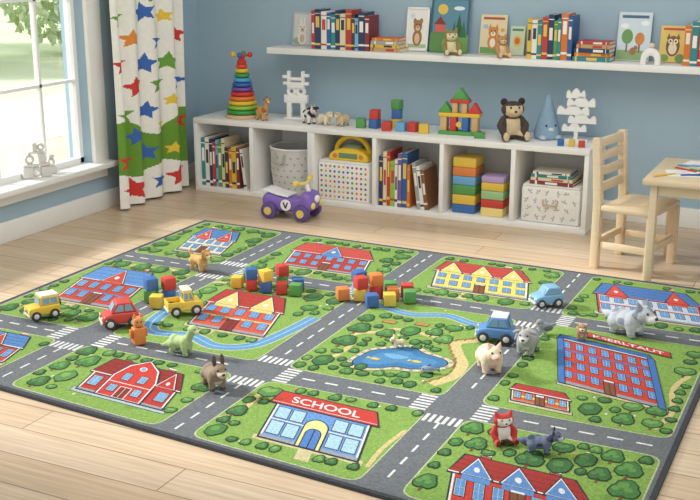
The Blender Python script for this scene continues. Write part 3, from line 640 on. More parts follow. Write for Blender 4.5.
def toy_car(name,label,loc,rz,L,col,kind,col2='#f2f1ec',hub='#d8d8d4',glass='#86aec6',group='toy vehicles on the rug',roof=False):
    o=thing(name,label,'toy car',loc,rz,group); S=lambda p:[(x*L,z*L) for x,z in p]; W=.58*L
    low={'hatch':[(-.5,.13),(.49,.13),(.5,.27),(.45,.36),(.20,.42),(-.44,.43),(-.5,.33)],
         'jeep':[(-.5,.15),(.5,.15),(.5,.36),(.46,.42),(.14,.44),(-.5,.44)],
         'pickup':[(-.5,.14),(.5,.14),(.5,.33),(.45,.40),(.24,.43),(-.06,.43),(-.06,.27),(-.5,.27)],
         'round':[(-.48,.13),(.48,.13),(.50,.22),(.44,.35),(.22,.41),(-.38,.41),(-.49,.26)]}[kind]
    cab={'hatch':[(-.45,.42),(.22,.41),(.06,.66),(-.36,.66)],'jeep':[(-.49,.43),(.16,.43),(.11,.74),(-.47,.74)],'pickup':[(-.06,.42),(.27,.42),(.19,.72),(-.05,.72)],'round':[(-.40,.40),(.27,.40),(.11,.68),(-.28,.68)]}[kind]
    MB().prism(S(low),W,L*.05,seg=3).build('body',plast(col),o)
    MB().prism(S(cab),W*.9,L*.04,seg=3).build('cabin',plast(col),o)
    cx=sum(p[0] for p in cab)/4; cz=sum(p[1] for p in cab)/4
    ins=[(cx+(x-cx)*.74,cz+(z-cz)*.62) for x,z in cab]
    MB().prism(S(ins),W*.9+L*.008,0).build('side_window',M(glass,.12,.03),o)
    MB().box((cx*L,0,cz*L),(L*.035,W*.9+L*.014,(max(p[1] for p in ins)-min(p[1] for p in ins)+.02)*L)).build('door_pillar',plast(col),o)
    for nm,a,b2,sg in (('windscreen',cab[1],cab[2],1),('rear_window',cab[3],cab[0],-1)):
        a=Vector((a[0]*L,0,a[1]*L)); b2=Vector((b2[0]*L,0,b2[1]*L)); d=(b2-a); n=Vector((d.z,0,-d.x)).normalized()
        if n.x*sg<0: n=-n
        p,q=a+d*.18+n*.003*L/.15,a+d*.82+n*.003*L/.15; y=W*.36
        pts=[(p.x,-y,p.z),(p.x,y,p.z),(q.x,y*.92,q.z),(q.x,-y*.92,q.z)]
        MB().face(pts).build(nm,M(glass,.12,.03),o,sm=False)
    if kind=='pickup':
        m=MB()
        m.box((-.28*L,W*.5-.015*L,.34*L),(.44*L,.03*L,.17*L),bev=.006*L).box((-.28*L,-W*.5+.015*L,.34*L),(.44*L,.03*L,.17*L),bev=.006*L).box((-.488*L,0,.34*L),(.03*L,W,.17*L),bev=.006*L)
        m.build('cargo_bed',plast(col),o); MB().box((.07*L,0,.735*L),(.27*L,W*.86,.045*L),bev=.016*L).build('roof',plast(col2),o)
    if roof: MB().box((-.085*L,0,.69*L),(.42*L,W*.84,.045*L),bev=.018*L).build('roof',plast(col2),o)
    if kind=='jeep':
        MB().box((-.18*L,0,.755*L),(.58*L,W*.86,.04*L),bev=.014*L).build('roof',plast(col2),o)
        MB().cyl((-.5*L,0,.42*L),(-.58*L,0,.42*L),.13*L,n=20,bev=.01*L).build('spare_wheel',plast('#3a3b3d'),o)
    for x in (-.29,.30):
        for y in (-1,1):
            r=.15*L if kind!='jeep' else .155*L; yy=y*(W*.5-.01*L)
            wo=MB().cyl((x*L,yy-.05*L,r),(x*L,yy+.05*L,r),r,n=22,bev=.02*L).build('wheel',plast('#3a3b3d'),o)
            MB().cyl((x*L,yy+y*.045*L,r),(x*L,yy+y*.057*L,r),r*.58,r*.48,n=16).build('hubcap',plast(hub),wo)
    for y in (-1,1):
        MB().ell((.495*L,y*W*.33,.285*L),(.02*L,.05*L,.05*L),n=12).build('headlight',plast('#f4edc8'),o)
    for sx in (-1,1): MB().box((sx*.505*L,0,.17*L),(.04*L,W*.94,.06*L),bev=.012*L).build('bumper',plast('#d9d9d5' if kind!='round' else col2),o)
    MB().box((.503*L,0,.275*L),(.012*L,W*.34,.06*L),bev=.004*L).build('grille',plast('#6a6d70'),o)
    return o
BC={'red':'#cb453c','blue':'#406cab','green':'#5c9c54','yellow':'#e6c24d','orange':'#dd8344','sky blue':'#6ea9d2','pale yellow':'#efd987','pale green':'#9fc68d','lilac':'#b79fcb'}
def block(label,cn,x,y,z,s,rz,group,cat='block',size=None):
    o=MB().box((0,0,s/2),size or (s,s,s),bev=s*.06).build('toy_block',woodpaint(BC[cn])); o.location=(x,y,z); o.rotation_euler=(0,0,rz); return lab(o,label,cat,group)
def pile(cx,cy,s,items,desc,group,seed):
    rnd=random.Random(seed); sp=s*1.30; dd=Vector((-rt.y,rt.x,0))
    for (a,b2,lv,cn,rel) in items:
        p=Vector((cx,cy,0))+rt*(a*sp)+dd*(b2*sp); z=RZ+lv*(s+.0004)
        block(f'{cn} toy block {rel}, {desc}',cn,p.x,p.y,z,s,YAW+rnd.uniform(-.26,.26)+(.45 if lv else 0),group)
p=PZ(268,294,0)
pile(p.x,p.y,.049,[(-2.2,.75,0,'yellow','at the left end'),(-1.5,2.0,0,'green','furthest back on the left'),(-1.15,.2,0,'red','between the yellow and front blue blocks'),(-.35,1.3,0,'orange','at the back centre'),(-.1,-.25,0,'blue','in front of the orange block'),(.95,1.0,0,'green','right of the orange block'),(1.0,-.6,0,'red','right of the front blue block'),(2.1,.35,0,'blue','near the right, at the back'),(2.0,-.95,0,'green','at the right end, in front'),(-1.15,.2,1,'blue','on top of the left red block'),(-.1,-.25,1,'yellow','on top of the front blue block'),(.95,1.0,1,'red','on top of the green block')],'in the left rug pile','blocks in the left rug pile',1)
p=PZ(374,304,0)
pile(p.x,p.y,.052,[(-2.0,.2,0,'orange','at the left end'),(-.95,1.35,0,'sky blue','at the back left'),(-.85,.05,0,'yellow','in the front, by the orange end block'),(.15,.7,0,'red','at the centre'),(-.15,-1.1,0,'blue','at the very front'),(1.1,1.45,0,'green','at the back right'),(1.2,.25,0,'orange','in front of the back green block'),(2.15,1.0,0,'red','at the right end, further back'),(2.25,-.35,0,'green','at the right end, nearer front'),(.95,-.95,0,'yellow','in front, right of the front blue block'),(-.95,1.35,1,'blue','on top of the sky blue block'),(.15,.7,1,'orange','on top of the central red block'),(-.85,.05,1,'red','on top of the left yellow block')],'in the right rug pile','blocks in the right rug pile',2)
p=PZ(160,306,0)
pile(p.x,p.y,.052,[(-.55,.2,0,'green','at the bottom left'),(.55,.35,0,'blue','at the bottom right'),(-.02,-.95,0,'yellow','lying in front'),(-.55,.2,1,'blue','on top of the green block'),(.55,.35,1,'red','on top of the lower blue block')],'by the yellow pickup','blocks stacked by the yellow pickup',3)
# vehicles
def at(px,py): q=PZ(px,py,RZ); return (q.x,q.y,RZ)
toy_car('toy_jeep','yellow toy jeep with pale roof near the rug\'s left edge',at(43,317),R(A0+215),.130,'#e8c341','jeep','#f4efda')
toy_car('toy_car','red toy car with rounded roof beside the orange figure',at(121,325),R(A0+200),.155,'#cb453c','round','#e8e6e0')
toy_car('toy_truck','yellow toy pickup truck right of the stacked blocks',at(184,313),R(A0+22),.145,'#ecc852','pickup','#f6efcf')
toy_car('toy_car','blue rounded toy car with pale roof behind the beige pig',at(496,340),R(A0+165),.150,'#5a8bc4','round','#dfe9f2',roof=True)
toy_car('toy_car','light blue toy hatchback on the road at the rug\'s back right',at(546,305),R(A0+195),.13,'#83b0d4','hatch','#f2f1ec')
# animals on rug
gA='toy animals on the rug'
quad('toy_lion','tan toy lion standing near the rug\'s back left','toy animal',at(199,270),R(A0-40),.08,'#d6aa6c','#f0ddb8','#b98345',ear='round',tail='up',mane='#c98d4d',headk=1.2,plump=1.15,legk=.85,group=gA)
# orange block figure
fg=thing('toy_figure','simple orange wooden toy figure standing beside the red car','toy figure',at(139,343),R(A0-60)); fo=woodpaint('#dc8240')
MB().prism([(-.026,.0),(.026,.0),(.020,.066),(-.020,.066)],.046,.006,seg=3).build('body',fo,fg)
MB().box((0,0,.087),(.036,.036,.038),bev=.010,seg=3).build('head',woodpaint('#e39654'),fg)
for y in (-1,1):
    MB().box((0,y*.028,.042),(.018,.014,.036),bev=.005).build('arm',fo,fg); MB().cyl((0,y*.012,.103),(0,y*.013,.118),.009,.003,10).build('ear',fo,fg); MB().ell((.0182,y*.008,.091),.003,n=8).build('eye',plast(EYE),fg)
quad('toy_dinosaur','squat pale green toy dinosaur right of the orange figure','toy animal',at(181,353),R(A0-25),.078,'#b2c98e','#dfe6c4','#96b174',neck=.32,ear='none',tail='dino',plump=1.4,headk=1.25,legk=.75,lr=1.35,group=gA)
quad('toy_donkey','plump grey-brown toy donkey on the road by the red house','toy animal',at(214,387),R(A0-62),.086,'#93806c','#d8cab4','#4d4038',headk=1.4,plump=1.4,ear='long',earc='#5b4d42',tail='long',legk=.75,lr=1.35,group=gA)
quad('toy_rabbit','tiny beige toy rabbit on the grass behind the printed pond','toy animal',at(399,347),R(A0+200),.036,'#ead5b2','#f6ecd8','#d7b98c',ear='long',headk=1.3,plump=1.25,legk=.7,group=gA)
quad('toy_pig','round beige toy pig facing forward in front of the blue car','toy animal',at(489,369),R(A0-82),.092,'#e6d3b7','#ecbfae','#c9a98a',plump=1.7,headk=1.4,ear='pointy',earc='#e3bfa6',legk=.68,lr=1.45,nosec='#dc9f92',group=gA)
quad('toy_goat','grey toy goat with curved horns right of the beige pig','toy animal',at(527,352),R(A0-110),.090,'#a6a7a5','#dedcd6','#66676a',plump=1.5,headk=1.35,ear='side',horn='horn',legk=.72,lr=1.35,group=gA)
quad('toy_wolf','chunky pale grey toy wolf with darker patches at the rug\'s right','toy animal',at(626,333),R(A0-48),.108,'#c0c6cc','#f1f3f4','#8d97a1',plump=1.8,headk=1.65,ear='pointy',tail='bushy',legk=.62,lr=1.6,patch=.5,group=gA)
quad('toy_dog','small brown toy puppy left of the pale grey wolf','toy animal',at(581,338),R(A0-100),.056,'#b08c68','#e6d6b8','#7c5c40',headk=1.4,plump=1.2,ear='floppy',legk=.85,group=gA)
sitter('toy_fox','red toy fox with white face sitting on the lower right road','toy animal',at(502,441),R(A0-74),.098,'#cb453c','#f6f0e8','pointy',sole='#8c2b27',group=gA,facew=True,wide=1.45)
quad('toy_raccoon','dark blue-grey toy raccoon beside the red fox','toy animal',at(539,452),R(A0-15),.064,'#66728c','#c3c9d6','#3d4354',plump=1.35,headk=1.35,ear='round',tail='bushy',legk=.6,patch=.45,lr=1.3,group=gA)
bd=thing('toy_bird','small grey toy bird with yellow beak near the light blue hatchback','toy animal',at(544,334),R(A0+200),gA)
fuse('body',[('e',(0,0,.028),(.03,.022,.02)),('e',(.022,0,.05),(.015,.015,.015)),('c',(-.02,0,.03),(-.05,0,.036),.012,.005),('c',(0,.01,.02),(.002,.01,.004),.004,.004),('c',(0,-.01,.02),(.002,-.01,.004),.004,.004)],.0016,[fur('#8d939b'),fur('#d8dade')],lambda p,n:1 if n.z<-.2 else 0,bd)
MB().cyl((.034,0,.05),(.048,0,.047),.005,.001,8).build('beak',plast('#e2b13c'),bd)
for y in (-1,1):
    MB().ell((.032,y*.01,.054),.0025,n=8).build('eye',plast(EYE),bd); MB().ell((-.006,y*.021,.03),(.022,.004,.012),n=10).build('wing',fur('#6d737c'),bd)
fs=thing('toy_fish','small grey-blue toy fish lying in the printed pond','toy animal',at(428,372),R(A0+170),gA)
fuse('body',[('e',(0,0,.0125),(.026,.015,.012)),('c',(-.014,0,.0115),(-.030,0,.0115),.008,.005)],.0012,[fur('#7f93a8'),fur('#cdd8e0')],lambda p,n:1 if n.z<-.1 else 0,fs)
MB().prism([(-.029,.010),(-.045,.021),(-.040,.012),(-.045,.002)],.006,.0012).build('tail',fur('#5c748c'),fs); MB().prism([(-.009,.022),(.009,.023),(-.008,.033)],.005,.001).build('fin',fur('#5c748c'),fs)
for y in (-1,1): MB().ell((.017,y*.011,.015),.0024,n=8).build('eye',plast(EYE),fs)
# ================================================================ RIDE-ON
q=PZ(291,217,0); ro=thing('ride_on_toy','purple and white ride-on toy with pale yellow handle before the cubby','ride-on toy',(q.x,q.y,0),R(A0-24))
PU='#8668bb'
MB().prism([(-.135,.045),(.11,.04),(.15,.06),(.157,.115),(.125,.145),(.05,.128),(.0,.120),(-.06,.126),(-.115,.142),(-.15,.13),(-.155,.075)],.140,.024,seg=3).build('body',plast(PU),ro)
MB().prism([(-.148,.140),(-.115,.145),(-.06,.131),(.01,.123),(.01,.134),(-.06,.144),(-.115,.160),(-.148,.165)],.110,.005,seg=3).build('seat',plast('#f4f2f0'),ro)
MB().prism([(.065,.045),(.15,.05),(.172,.095),(.15,.158),(.095,.168)],.152,.027,seg=3).build('front_fairing',plast(PU),ro)
MB().cyl((.115,0,.155),(.098,0,.200),.014,n=12).build('steering_column',plast('#f2f0ee'),ro)
hb=MB().tube([(.082,-.08,.214),(.092,-.04,.207),(.097,0,.204),(.092,.04,.207),(.082,.08,.214)],.012,10).build('handlebar',plast('#efdc8c'),ro)
for y in (-1,1): MB().cyl((.083,y*.07,.213),(.077,y*.102,.220),.016,n=12,bev=.004).build('grip',plast('#efd36a'),hb)
for x in (-.098,.105):
    for y in (-1,1):
        wo=MB().cyl((x,y*.060,.048),(x,y*.095,.048),.048,n=24,bev=.010).build('wheel',plast('#604e8c'),ro)
        MB().cyl((x,y*.094,.048),(x,y*.099,.048),.023,n=18).build('hubcap',plast('#e8cc6a'),wo)
em=MB().cyl((.004,-.069,.085),(.004,-.074,.085),.032,n=24).build('badge',plast('#f6f4f0'),ro)
MB().prism([(-.018,.016),(-.009,.016),(0,-.006),(.009,.016),(.018,.016),(.0045,-.018),(-.0045,-.018)],.001,0,Matrix.Translation((.004,-.0747,.085))).build('badge_letter',plast('#3b3058'),em)
MB().ell((.166,0,.122),(.014,.028,.022),n=14).build('front_badge',plast('#f6f4f0'),ro)
for y in (-1,1): MB().ell((.163,y*.048,.09),(.013,.02,.02),n=12).build('headlight',plast('#f3dc7a'),ro)
# ================================================================ ON CUBBY TOP
YT=5.70
def top(px,y=YT,z=.5): return XW(px,z,y)
o=thing('ring_stacker','tall rainbow ring stacking toy with red knob on the cubby\'s left','stacking toy',(top(243),YT,TZ))
MB().lathe([(0,0),(.105,0),(.11,.008),(.10,.022),(0,.024)],32).build('base',woodpaint('#dcb98a'),o)
MB().cyl((0,0,.02),(0,0,.36),.009,n=12).build('rod',woodpaint('#dcb98a'),o)
zz=.024; rr=.098
for c in ('#3f9a4a','#8fbf3f','#edc03a','#e57f36','#cf3a32','#7b4f9e','#3266ae','#4fa3d6','#3f9a4a','#edc03a','#e0483a'):
    h=.0272; k=h/2; MB().torus(rr-k*.75,k*1.0,(0,0,zz+k),n=30,k=10,sz=.99).cyl((0,0,zz+.004),(0,0,zz+h-.004),rr-k*.9,n=30).build('ring',plast(c),o); zz+=h+.0004; rr-=.0066
MB().lathe([(0,zz),(.028,zz),(.03,zz+.012),(.018,zz+.03),(.022,zz+.045),(.014,zz+.06),(0,zz+.064)],20).build('topper',plast('#cf3a32'),o)
for k,c in enumerate(('#cf3a32','#3f9a4a','#edc03a','#3266ae')):
    a=k*1.57+.3; MB().tube([(0,0,zz+.04),(.04*math.cos(a),.04*math.sin(a),zz+.052)],.006).ell((.052*math.cos(a),.052*math.sin(a),zz+.055),.017,n=12).build('knob',plast(c),o)
gC='toy animals on the cubby top'
quad('toy_giraffe','small orange toy giraffe right of the rainbow ring stacker','toy animal',(top(267),YT-.06,TZ),R(A0-50),.075,'#d9a05a','#f0d7ab','#9c6434',neck=.45,legk=1.25,headk=1.05,plump=1.1,ear='side',horn='stub',patch=.35,lr=1.05,group=gC)
quad('toy_cow','black and white toy cow in front of the white wooden figure','toy animal',(top(312),YT-.04,TZ),R(A0-60),.085,'#efece6','#e7bfae','#3a3836',headk=1.3,plump=1.25,legk=.85,ear='side',patch=.25,horn='horn',group=gC)
quad('toy_lamb','cream toy lamb right of the black and white cow','toy animal',(top(328),YT-.05,TZ),R(A0-45),.070,'#ead9bb','#f4e8d2','#c9a982',plump=1.45,headk=1.3,legk=.75,ear='floppy',group=gC)
quad('toy_lamb','tan toy lamb left of the loose cubby top blocks','toy animal',(top(345),YT-.03,TZ),R(A0-130),.072,'#d6bb98','#efe0c6','#9c7a58',plump=1.45,headk=1.3,legk=.75,ear='floppy',group=gC)
def openwork(name,label,px,y,pieces,z=TZ,rz=0,cat='wooden figure',hx='#f4f2ed'):
    o=thing(name,label,cat,(px,y,z),rz)
    for nm,kind,a in pieces:
        m=MB()
        if kind=='b': m.box(*a,bev=.004)
        elif kind=='t': m.torus(a[1],a[2],a[0],Matrix.Rotation(PI/2,4,'X'),n=24,k=8)
        m.build(nm,M(hx,.5,.02),o)
    return o
openwork('wooden_deer','white openwork wooden deer figure with branching antlers on the cubby',top(291),YT+.07,
 [('leg','b',((-.045,0,.055),(.03,.03,.11))),('leg','b',((.045,0,.055),(.03,.03,.11))),('base','b',((0,0,.006),(.15,.05,.012))),('body','b',((0,0,.125),(.15,.034,.05))),('ring','t',((-.03,0,.17),.022,.011)),('ring','t',((.03,0,.17),.022,.011)),
  ('head','b',((.0,0,.208),(.11,.032,.036))),('antler','b',((-.045,0,.255),(.02,.028,.075))),('antler','b',((.045,0,.255),(.02,.028,.075))),('antler_tine','b',((-.065,0,.257),(.04,.028,.018))),('antler_tine','b',((.065,0,.267),(.04,.028,.018))),('antler_tine','b',((0.0,0,.245),(.09,.028,.018))),('ear','b',((-.065,0,.218),(.035,.026,.018))),('ear','b',((.065,0,.218),(.035,.026,.018)))],rz=R(8))
gB='loose blocks on the cubby top'; s=.054
def cb(px,cn,lv,rel,y=YT-.04,rz=0): block(f'{cn} toy block {rel}',cn,top(px,y),y,TZ+lv*(s+.0004),s,rz,gB)
cb(361,'green',0,'right of the tan lamb on the cubby top',rz=.25); cb(375,'blue',0,'between a green and a red block on the cubby top',rz=-.15,y=YT-.02); cb(387,'red',0,'right of the lowest left blue block on the cubby top',rz=.2,y=YT-.07)
cb(397,'yellow',0,'at the bottom of the cubby top tower',YT+.05,.05); cb(397,'blue',1,'in the middle of the cubby top tower',YT+.05,.15); cb(397,'green',2,'crowning the cubby top tower',YT+.05,-.1)
cb(401,'sky blue',0,'in front of the cubby top tower',YT-.05,.1); cb(413,'red',0,'right of the sky blue block on the cubby top',YT-.03,-.1); cb(424,'yellow',0,'rightmost of the loose blocks left of the wooden castle',YT-.06,.25); cb(375,'red',1,'on top of the left blue block on the cubby top',y=YT-.02,rz=.1)
cx=top(460); o=thing('toy_castle','wooden toy castle with red, green and yellow roofs on the cubby','toy castle',(cx,YT,TZ),R(6)); tri=lambda w,h:[(-w/2,0),(w/2,0),(0,h)]
W_='#d9b07a'
MB().box((0,0,.01),(.235,.08,.02),bev=.003).build('base',woodpaint('#57a150'),o)
for x,c in ((-.09,W_),(-.035,'#d2443b'),(.035,'#3b6db2'),(.09,W_)): MB().box((x,0,.06),(.036,.06,.08),bev=.003).build('post',woodpaint(c),o)
MB().box((0,0,.111),(.235,.066,.022),bev=.003).build('beam',woodpaint('#edc447'),o)
for x,c in ((-.083,'#57a150'),(.083,'#d2443b')): MB().prism(tri(.08,.06),.055,.003,Matrix.Translation((x,0,.1224))).build('roof',woodpaint(c),o)
for x in (-.027,.027): MB().box((x,0,.15),(.03,.055,.055),bev=.003).build('post',woodpaint(W_),o)
MB().box((0,0,.188),(.11,.06,.02),bev=.003).build('beam',woodpaint('#d2443b'),o)
MB().prism(tri(.10,.065),.055,.003,Matrix.Translation((0,0,.1984))).build('roof',woodpaint('#57a150'),o)
MB().cyl((0,-.031,.06),(0,-.035,.06),.016,n=16).build('door_disc',woodpaint('#edc447'),o)
block('small flat green block right of the wooden castle','green',top(484),YT-.07,TZ,.03,.3,gB,size=(.06,.045,.03))
sitter('plush_bear','dark brown plush bear with cream face and belly sitting on cubby','plush toy',(top(513),YT-.03,TZ),R(A0-80),.225,'#4d433c','#dbc49d','round',sole='#dbc49d',facew=True,wide=1.22,earc='#37302b')
o=thing('plush_cone','blue-grey cone-shaped plush right of the dark brown bear','plush toy',(top(547,YT+.08),YT+.08,TZ),R(A0-80))
MB().lathe([(0,0),(.062,0),(.072,.012),(.071,.04),(.059,.09),(.042,.14),(.026,.19),(.013,.23),(0,.243)],28).build('body',fur('#8fabc2'),o)
for y in (-1,1): MB().ell((.057,y*.026,.08),.006,n=10).build('eye',plast(EYE),o); MB().ell((.05,y*.042,.014),(.03,.022,.014),n=12).build('foot',fur('#b9ccda'),o)
MB().ell((.064,0,.058),(.014,.018,.013),n=12).build('muzzle',fur('#c9d8e2'),o)
def cl(w,h):
    n=24; return [(-w/2,0),(w/2,0)]+[(w/2*math.cos(PI*i/n)*(1+.0),h*(.45+.55*abs(math.sin(PI*i/n*3)))*(.55+.45*math.sin(PI*i/n))+.002) for i in range(n+1)]
o=thing('wooden_tree','white wooden cloud-shaped tree at the cubby\'s right end','wooden figure',(top(573),YT+.06,TZ),R(8)); wm=M('#f4f2ed',.5,.02)
MB().box((0,0,.006),(.13,.05,.012),bev=.003).build('base',wm,o); MB().box((0,0,.12),(.022,.02,.22),bev=.003).build('trunk',wm,o)
for x,z,w_,h_ in ((-.01,.055,.13,.045),(.03,.10,.15,.05),(-.02,.145,.17,.055),(.02,.19,.15,.055),(-.01,.235,.10,.05)):
    MB().prism(cl(w_,h_),.028,0,Matrix.Translation((x,0,z))).build('cloud_tier',wm,o)
for px,cn,y in ((561,'blue',YT-.10),(572,'yellow',YT-.09),(582,'red',YT-.10)): block(f'small {cn} block in front of the white cloud tree',cn,top(px,y),y,TZ,.034,.2,gB)
sitter('teddy_bear','small brown teddy bear on the wall shelf before the fox book','plush toy',(XW(502,.95,5.78),5.775,SZ),R(A0-75),.125,'#c19463','#e6cba0','round')
sitter('plush_owl','small olive plush toy on the wall shelf before the dark teal book','plush toy',(XW(451,.95,5.78),5.775,SZ),R(A0-80),.145,'#9a8a55','#e4d9ae','pointy',wide=1.2,facew=True)
o=thing('wooden_arch','small white wooden arch before the pale blue tree book','wooden figure',(XW(651,.95,5.76),5.765,SZ))
MB().prism([(-.05,0),(-.022,0)]+[(-.022*math.cos(a*PI/8),.025+.022*math.sin(a*PI/8)) for a in range(9)]+[(.022,0),(.05,0)]+[(.05*math.cos(a*PI/10),.03+.055*math.sin(a*PI/10)) for a in range(11)],.03,.002).build('arch',wm,o)
MB().ell((0,0,.097),(.016,.014,.014),n=12).build('knob',M('#e7d8bd',.5,.03),o)
# ================================================================ COMPARTMENT CONTENTS
def cx(i): return (XC[i]+XC[i+1])/2
o=thing('storage_basket','round pale grey fabric basket with darker pattern in the second compartment','storage basket',(cx(1)+.005,CY0+.185,FZ))
mb=MB(); mb.lathe([(0,0),(.13,0),(.142,.012),(.156,.13),(.158,.262),(.160,.268),(.154,.268),(.150,.13),(.136,.016),(0,.016)],40); mb.mi=1; rd=random.Random(5)
for r in range(6):
    for c in range(22):
        a=2*PI*c/22+r*.14; z=.03+r*.038; rad=.1425+(.156-.142)*(z-.012)/.118+.0012 if z<.13 else .1574
        ct=Vector((math.cos(a)*rad,math.sin(a)*rad,z)); tg=Vector((-math.sin(a),math.cos(a),0)); u=Vector((0,0,1)); th=rd.uniform(0,3)
        d=tg*math.cos(th)+u*math.sin(th); n=tg*-math.sin(th)+u*math.cos(th)
        mb.face([ct-d*.011,ct-n*.0042,ct+d*.011,ct+n*.0042])
mb.build('body',[cloth('#dedcd8'),cloth('#9d9c99')],o)
MB().torus(.157,.007,(0,0,.268),n=36,k=8).build('rim',cloth('#eeece8'),o)
for sx,sg in ((-.03,-1),(0,1)): MB().tube([(sx-.035,sg*.162,.24),(sx-.03,sg*.170,.19),(sx+.03,sg*.170,.19),(sx+.035,sg*.162,.24)],.007,8).build('handle',cloth('#b9b4aa'),o)
# dotted bin
o=thing('storage_bin','white cube bin with colourful dots under the yellow handled toy','storage bin',(cx(2)-.005,CY0+.17,FZ)); bw,bh,bdp=.335,.225,.30
mb=MB(); mb.box((0,0,bh/2),(bw,bdp,bh),bev=.012); hx=['#f6f3ed','#cf4a42','#e9b83a','#3f74b4','#58a04e','#e2873c','#8a5aa2']; rd=random.Random(3)
for r in range(7):
    for c in range(11):
        mb.mi=1+rd.randrange(6); X=-bw/2+.024+c*(bw-.048)/10; Z=.022+r*(bh-.044)/6; mb.face([(X+.0075*math.cos(a),-bdp/2-.0006,Z+.0075*math.sin(a)) for a in [2*PI*i/12 for i in range(12)]])
mb.build('body',[cloth(q) for q in hx],o)
MB().box((0,0,bh+.004),(bw-.01,bdp-.01,.008),bev=.003).build('lid',cloth('#f6f3ed'),o)
# yellow rounded handled toy
o=thing('toy_carrier','yellow rounded toy with a thick arched handle on the dotted bin','toy',(cx(2)+.01,CY0+.12,FZ+bh+.0085))
MB().prism([(-.125,.0),(.125,.0)]+[(.13*math.cos(a*PI/14),.015+.062*math.sin(a*PI/14)) for a in range(15)],.14,.012,seg=3).build('body',plast('#f0cc3c'),o)
MB().tube([(.105*math.cos(a*PI/12),0,.05+.085*math.sin(a*PI/12)) for a in range(13)],.016,10).build('handle',plast('#f0cc3c'),o)
MB().box((0,-.071,.032),(.12,.004,.03),bev=.0018).build('front_panel',plast('#6f9070'),o)
MB().ell((0,0,.076),(.06,.045,.022),n=16).build('top_panel',plast('#86a08a'),o)
for x in (-.085,.085): MB().cyl((x,-.069,.03),(x,-.074,.03),.014,n=16).build('button',plast('#e5853f'),o)
# block towers
def tower(x,y,items,w_,desc):
    z=FZ
    for i,(cn,h) in enumerate(items):
        rel='at the bottom' if i==0 else ('at the top' if i==len(items)-1 else f'resting on the {items[i-1][0]} one')
        b_=MB().box((0,0,h/2),(w_,.15,h),bev=.006).build('toy_block',plast(BC[cn])); b_.location=(x,y,z); lab(b_,f'{cn} slab block {rel} of the {desc} compartment tower','block','slab blocks in the towers'); z+=h+.0004
tower(XC[4]+.115,CY0+.12,[('blue',.05),('yellow',.055),('green',.055),('sky blue',.05),('orange',.05),('yellow',.055)],.135,'taller left')
tower(XC[4]+.285,CY0+.11,[('pale yellow',.05),('red',.045),('pale green',.05),('yellow',.045),('lilac',.035)],.13,'shorter right')
# patterned bin with books
o=thing('storage_bin','white fabric bin with grey leaf print in the rightmost compartment','storage bin',(cx(5),CY0+.165,FZ)); bw,bh,bdp=.325,.20,.29
mb=MB(); mb.box((0,0,bh/2),(bw,bdp,bh),bev=.014); mb.mi=1
for r in range(4):
    for c in range(6):
        X=-bw/2+.035+c*.051+(r%2)*.012; Z=.03+r*.046; a0=rd.uniform(0,3)
        if X>bw/2-.025: continue
        for t in (0,1.2,-1.2):
            d=Vector((math.cos(a0+t),0,math.sin(a0+t))); n=Vector((-d.z,0,d.x)); p0=Vector((X,-bdp/2-.0007,Z)); mb.face([p0,p0+d*.011+n*.004,p0+d*.02,p0+d*.011-n*.004])
mb.build('body',[cloth('#f0eee9'),cloth('#b3aea6')],o)
MB().box((0,0,bh+.004),(bw-.012,bdp-.012,.008),bev=.003).build('lid',cloth('#f0eee9'),o)
MB().tube([(-.04,-bdp/2-.001,.13),(-.035,-bdp/2-.01,.105),(.035,-bdp/2-.01,.105),(.04,-bdp/2-.001,.13)],.005,8).build('handle',cloth('#c9b79a'),o)
book_stack(cx(5)-.005,CY0+.04,FZ+bh+.0087,[('maroon',.02,.24,.18),('cream',.016,.23,.17),('teal',.018,.22,.17),('white',.012,.2,.16)],'on the leaf print bin','flat books on the leaf print bin',9)
# ================================================================ TABLE + CHAIR
pm=PINE
TY=5.10
tb=thing('play_table','light pine children\'s table at the right edge','table',(-.54,TY,0)); tw,td,tz=.68,.57,.485
MB().box((0,0,tz-.014),(tw,td,.028),bev=.006).build('tabletop',pm(),tb)
for sx in (-1,1):
    for sy in (-1,1): MB().box((sx*(tw/2-.05),sy*(td/2-.035),(tz-.0285)/2),(.032,.032,tz-.0285),bev=.004).build('leg',pm(),tb)
for sy in (-1,1): MB().box((0,sy*(td/2-.035),tz-.052),(tw-.136,.016,.046),bev=.002).build('apron',pm(),tb)
for sx in (-1,1): MB().box((sx*(tw/2-.05),0,tz-.052),(.016,td-.104,.046),bev=.002).build('apron',pm(),tb)
ch=thing('child_chair','light pine slat-back children\'s chair beside the table','chair',(-.938,5.095,0),R(-11)); w2,d2=.146,.142
for sy in (-1,1):
    MB().prism([(-d2-.020,0),(-d2+.020,0),(-d2+.020,.32),(-d2-.006,.625),(-d2-.042,.625),(-d2-.020,.32)],.038,.004,Matrix.Translation((0,sy*w2,0))).build('leg',pm(),ch)
    MB().box((d2-.018,sy*w2,.1425),(.038,.038,.285),bev=.004).build('leg',pm(),ch)
    MB().box((-.005,sy*w2,.118),(2*d2-.062,.022,.032),bev=.003).build('stretcher',pm(),ch)
MB().box((.010,0,.299),(2*d2-.024,2*w2+.05,.028),bev=.009).build('seat',pm(),ch)
for z in (.388,.462,.533,.597):
    xx=-d2-(z-.32)*.08; MB().box((xx,0,z),(.022,2*w2-.035,.042),rot=(0,-.08,0),bev=.005).build('slat',pm(),ch)
for xx in (-d2,d2-.018): MB().box((xx,0,.128),(.022,2*w2-.037,.032),bev=.003).build('stretcher',pm(),ch)
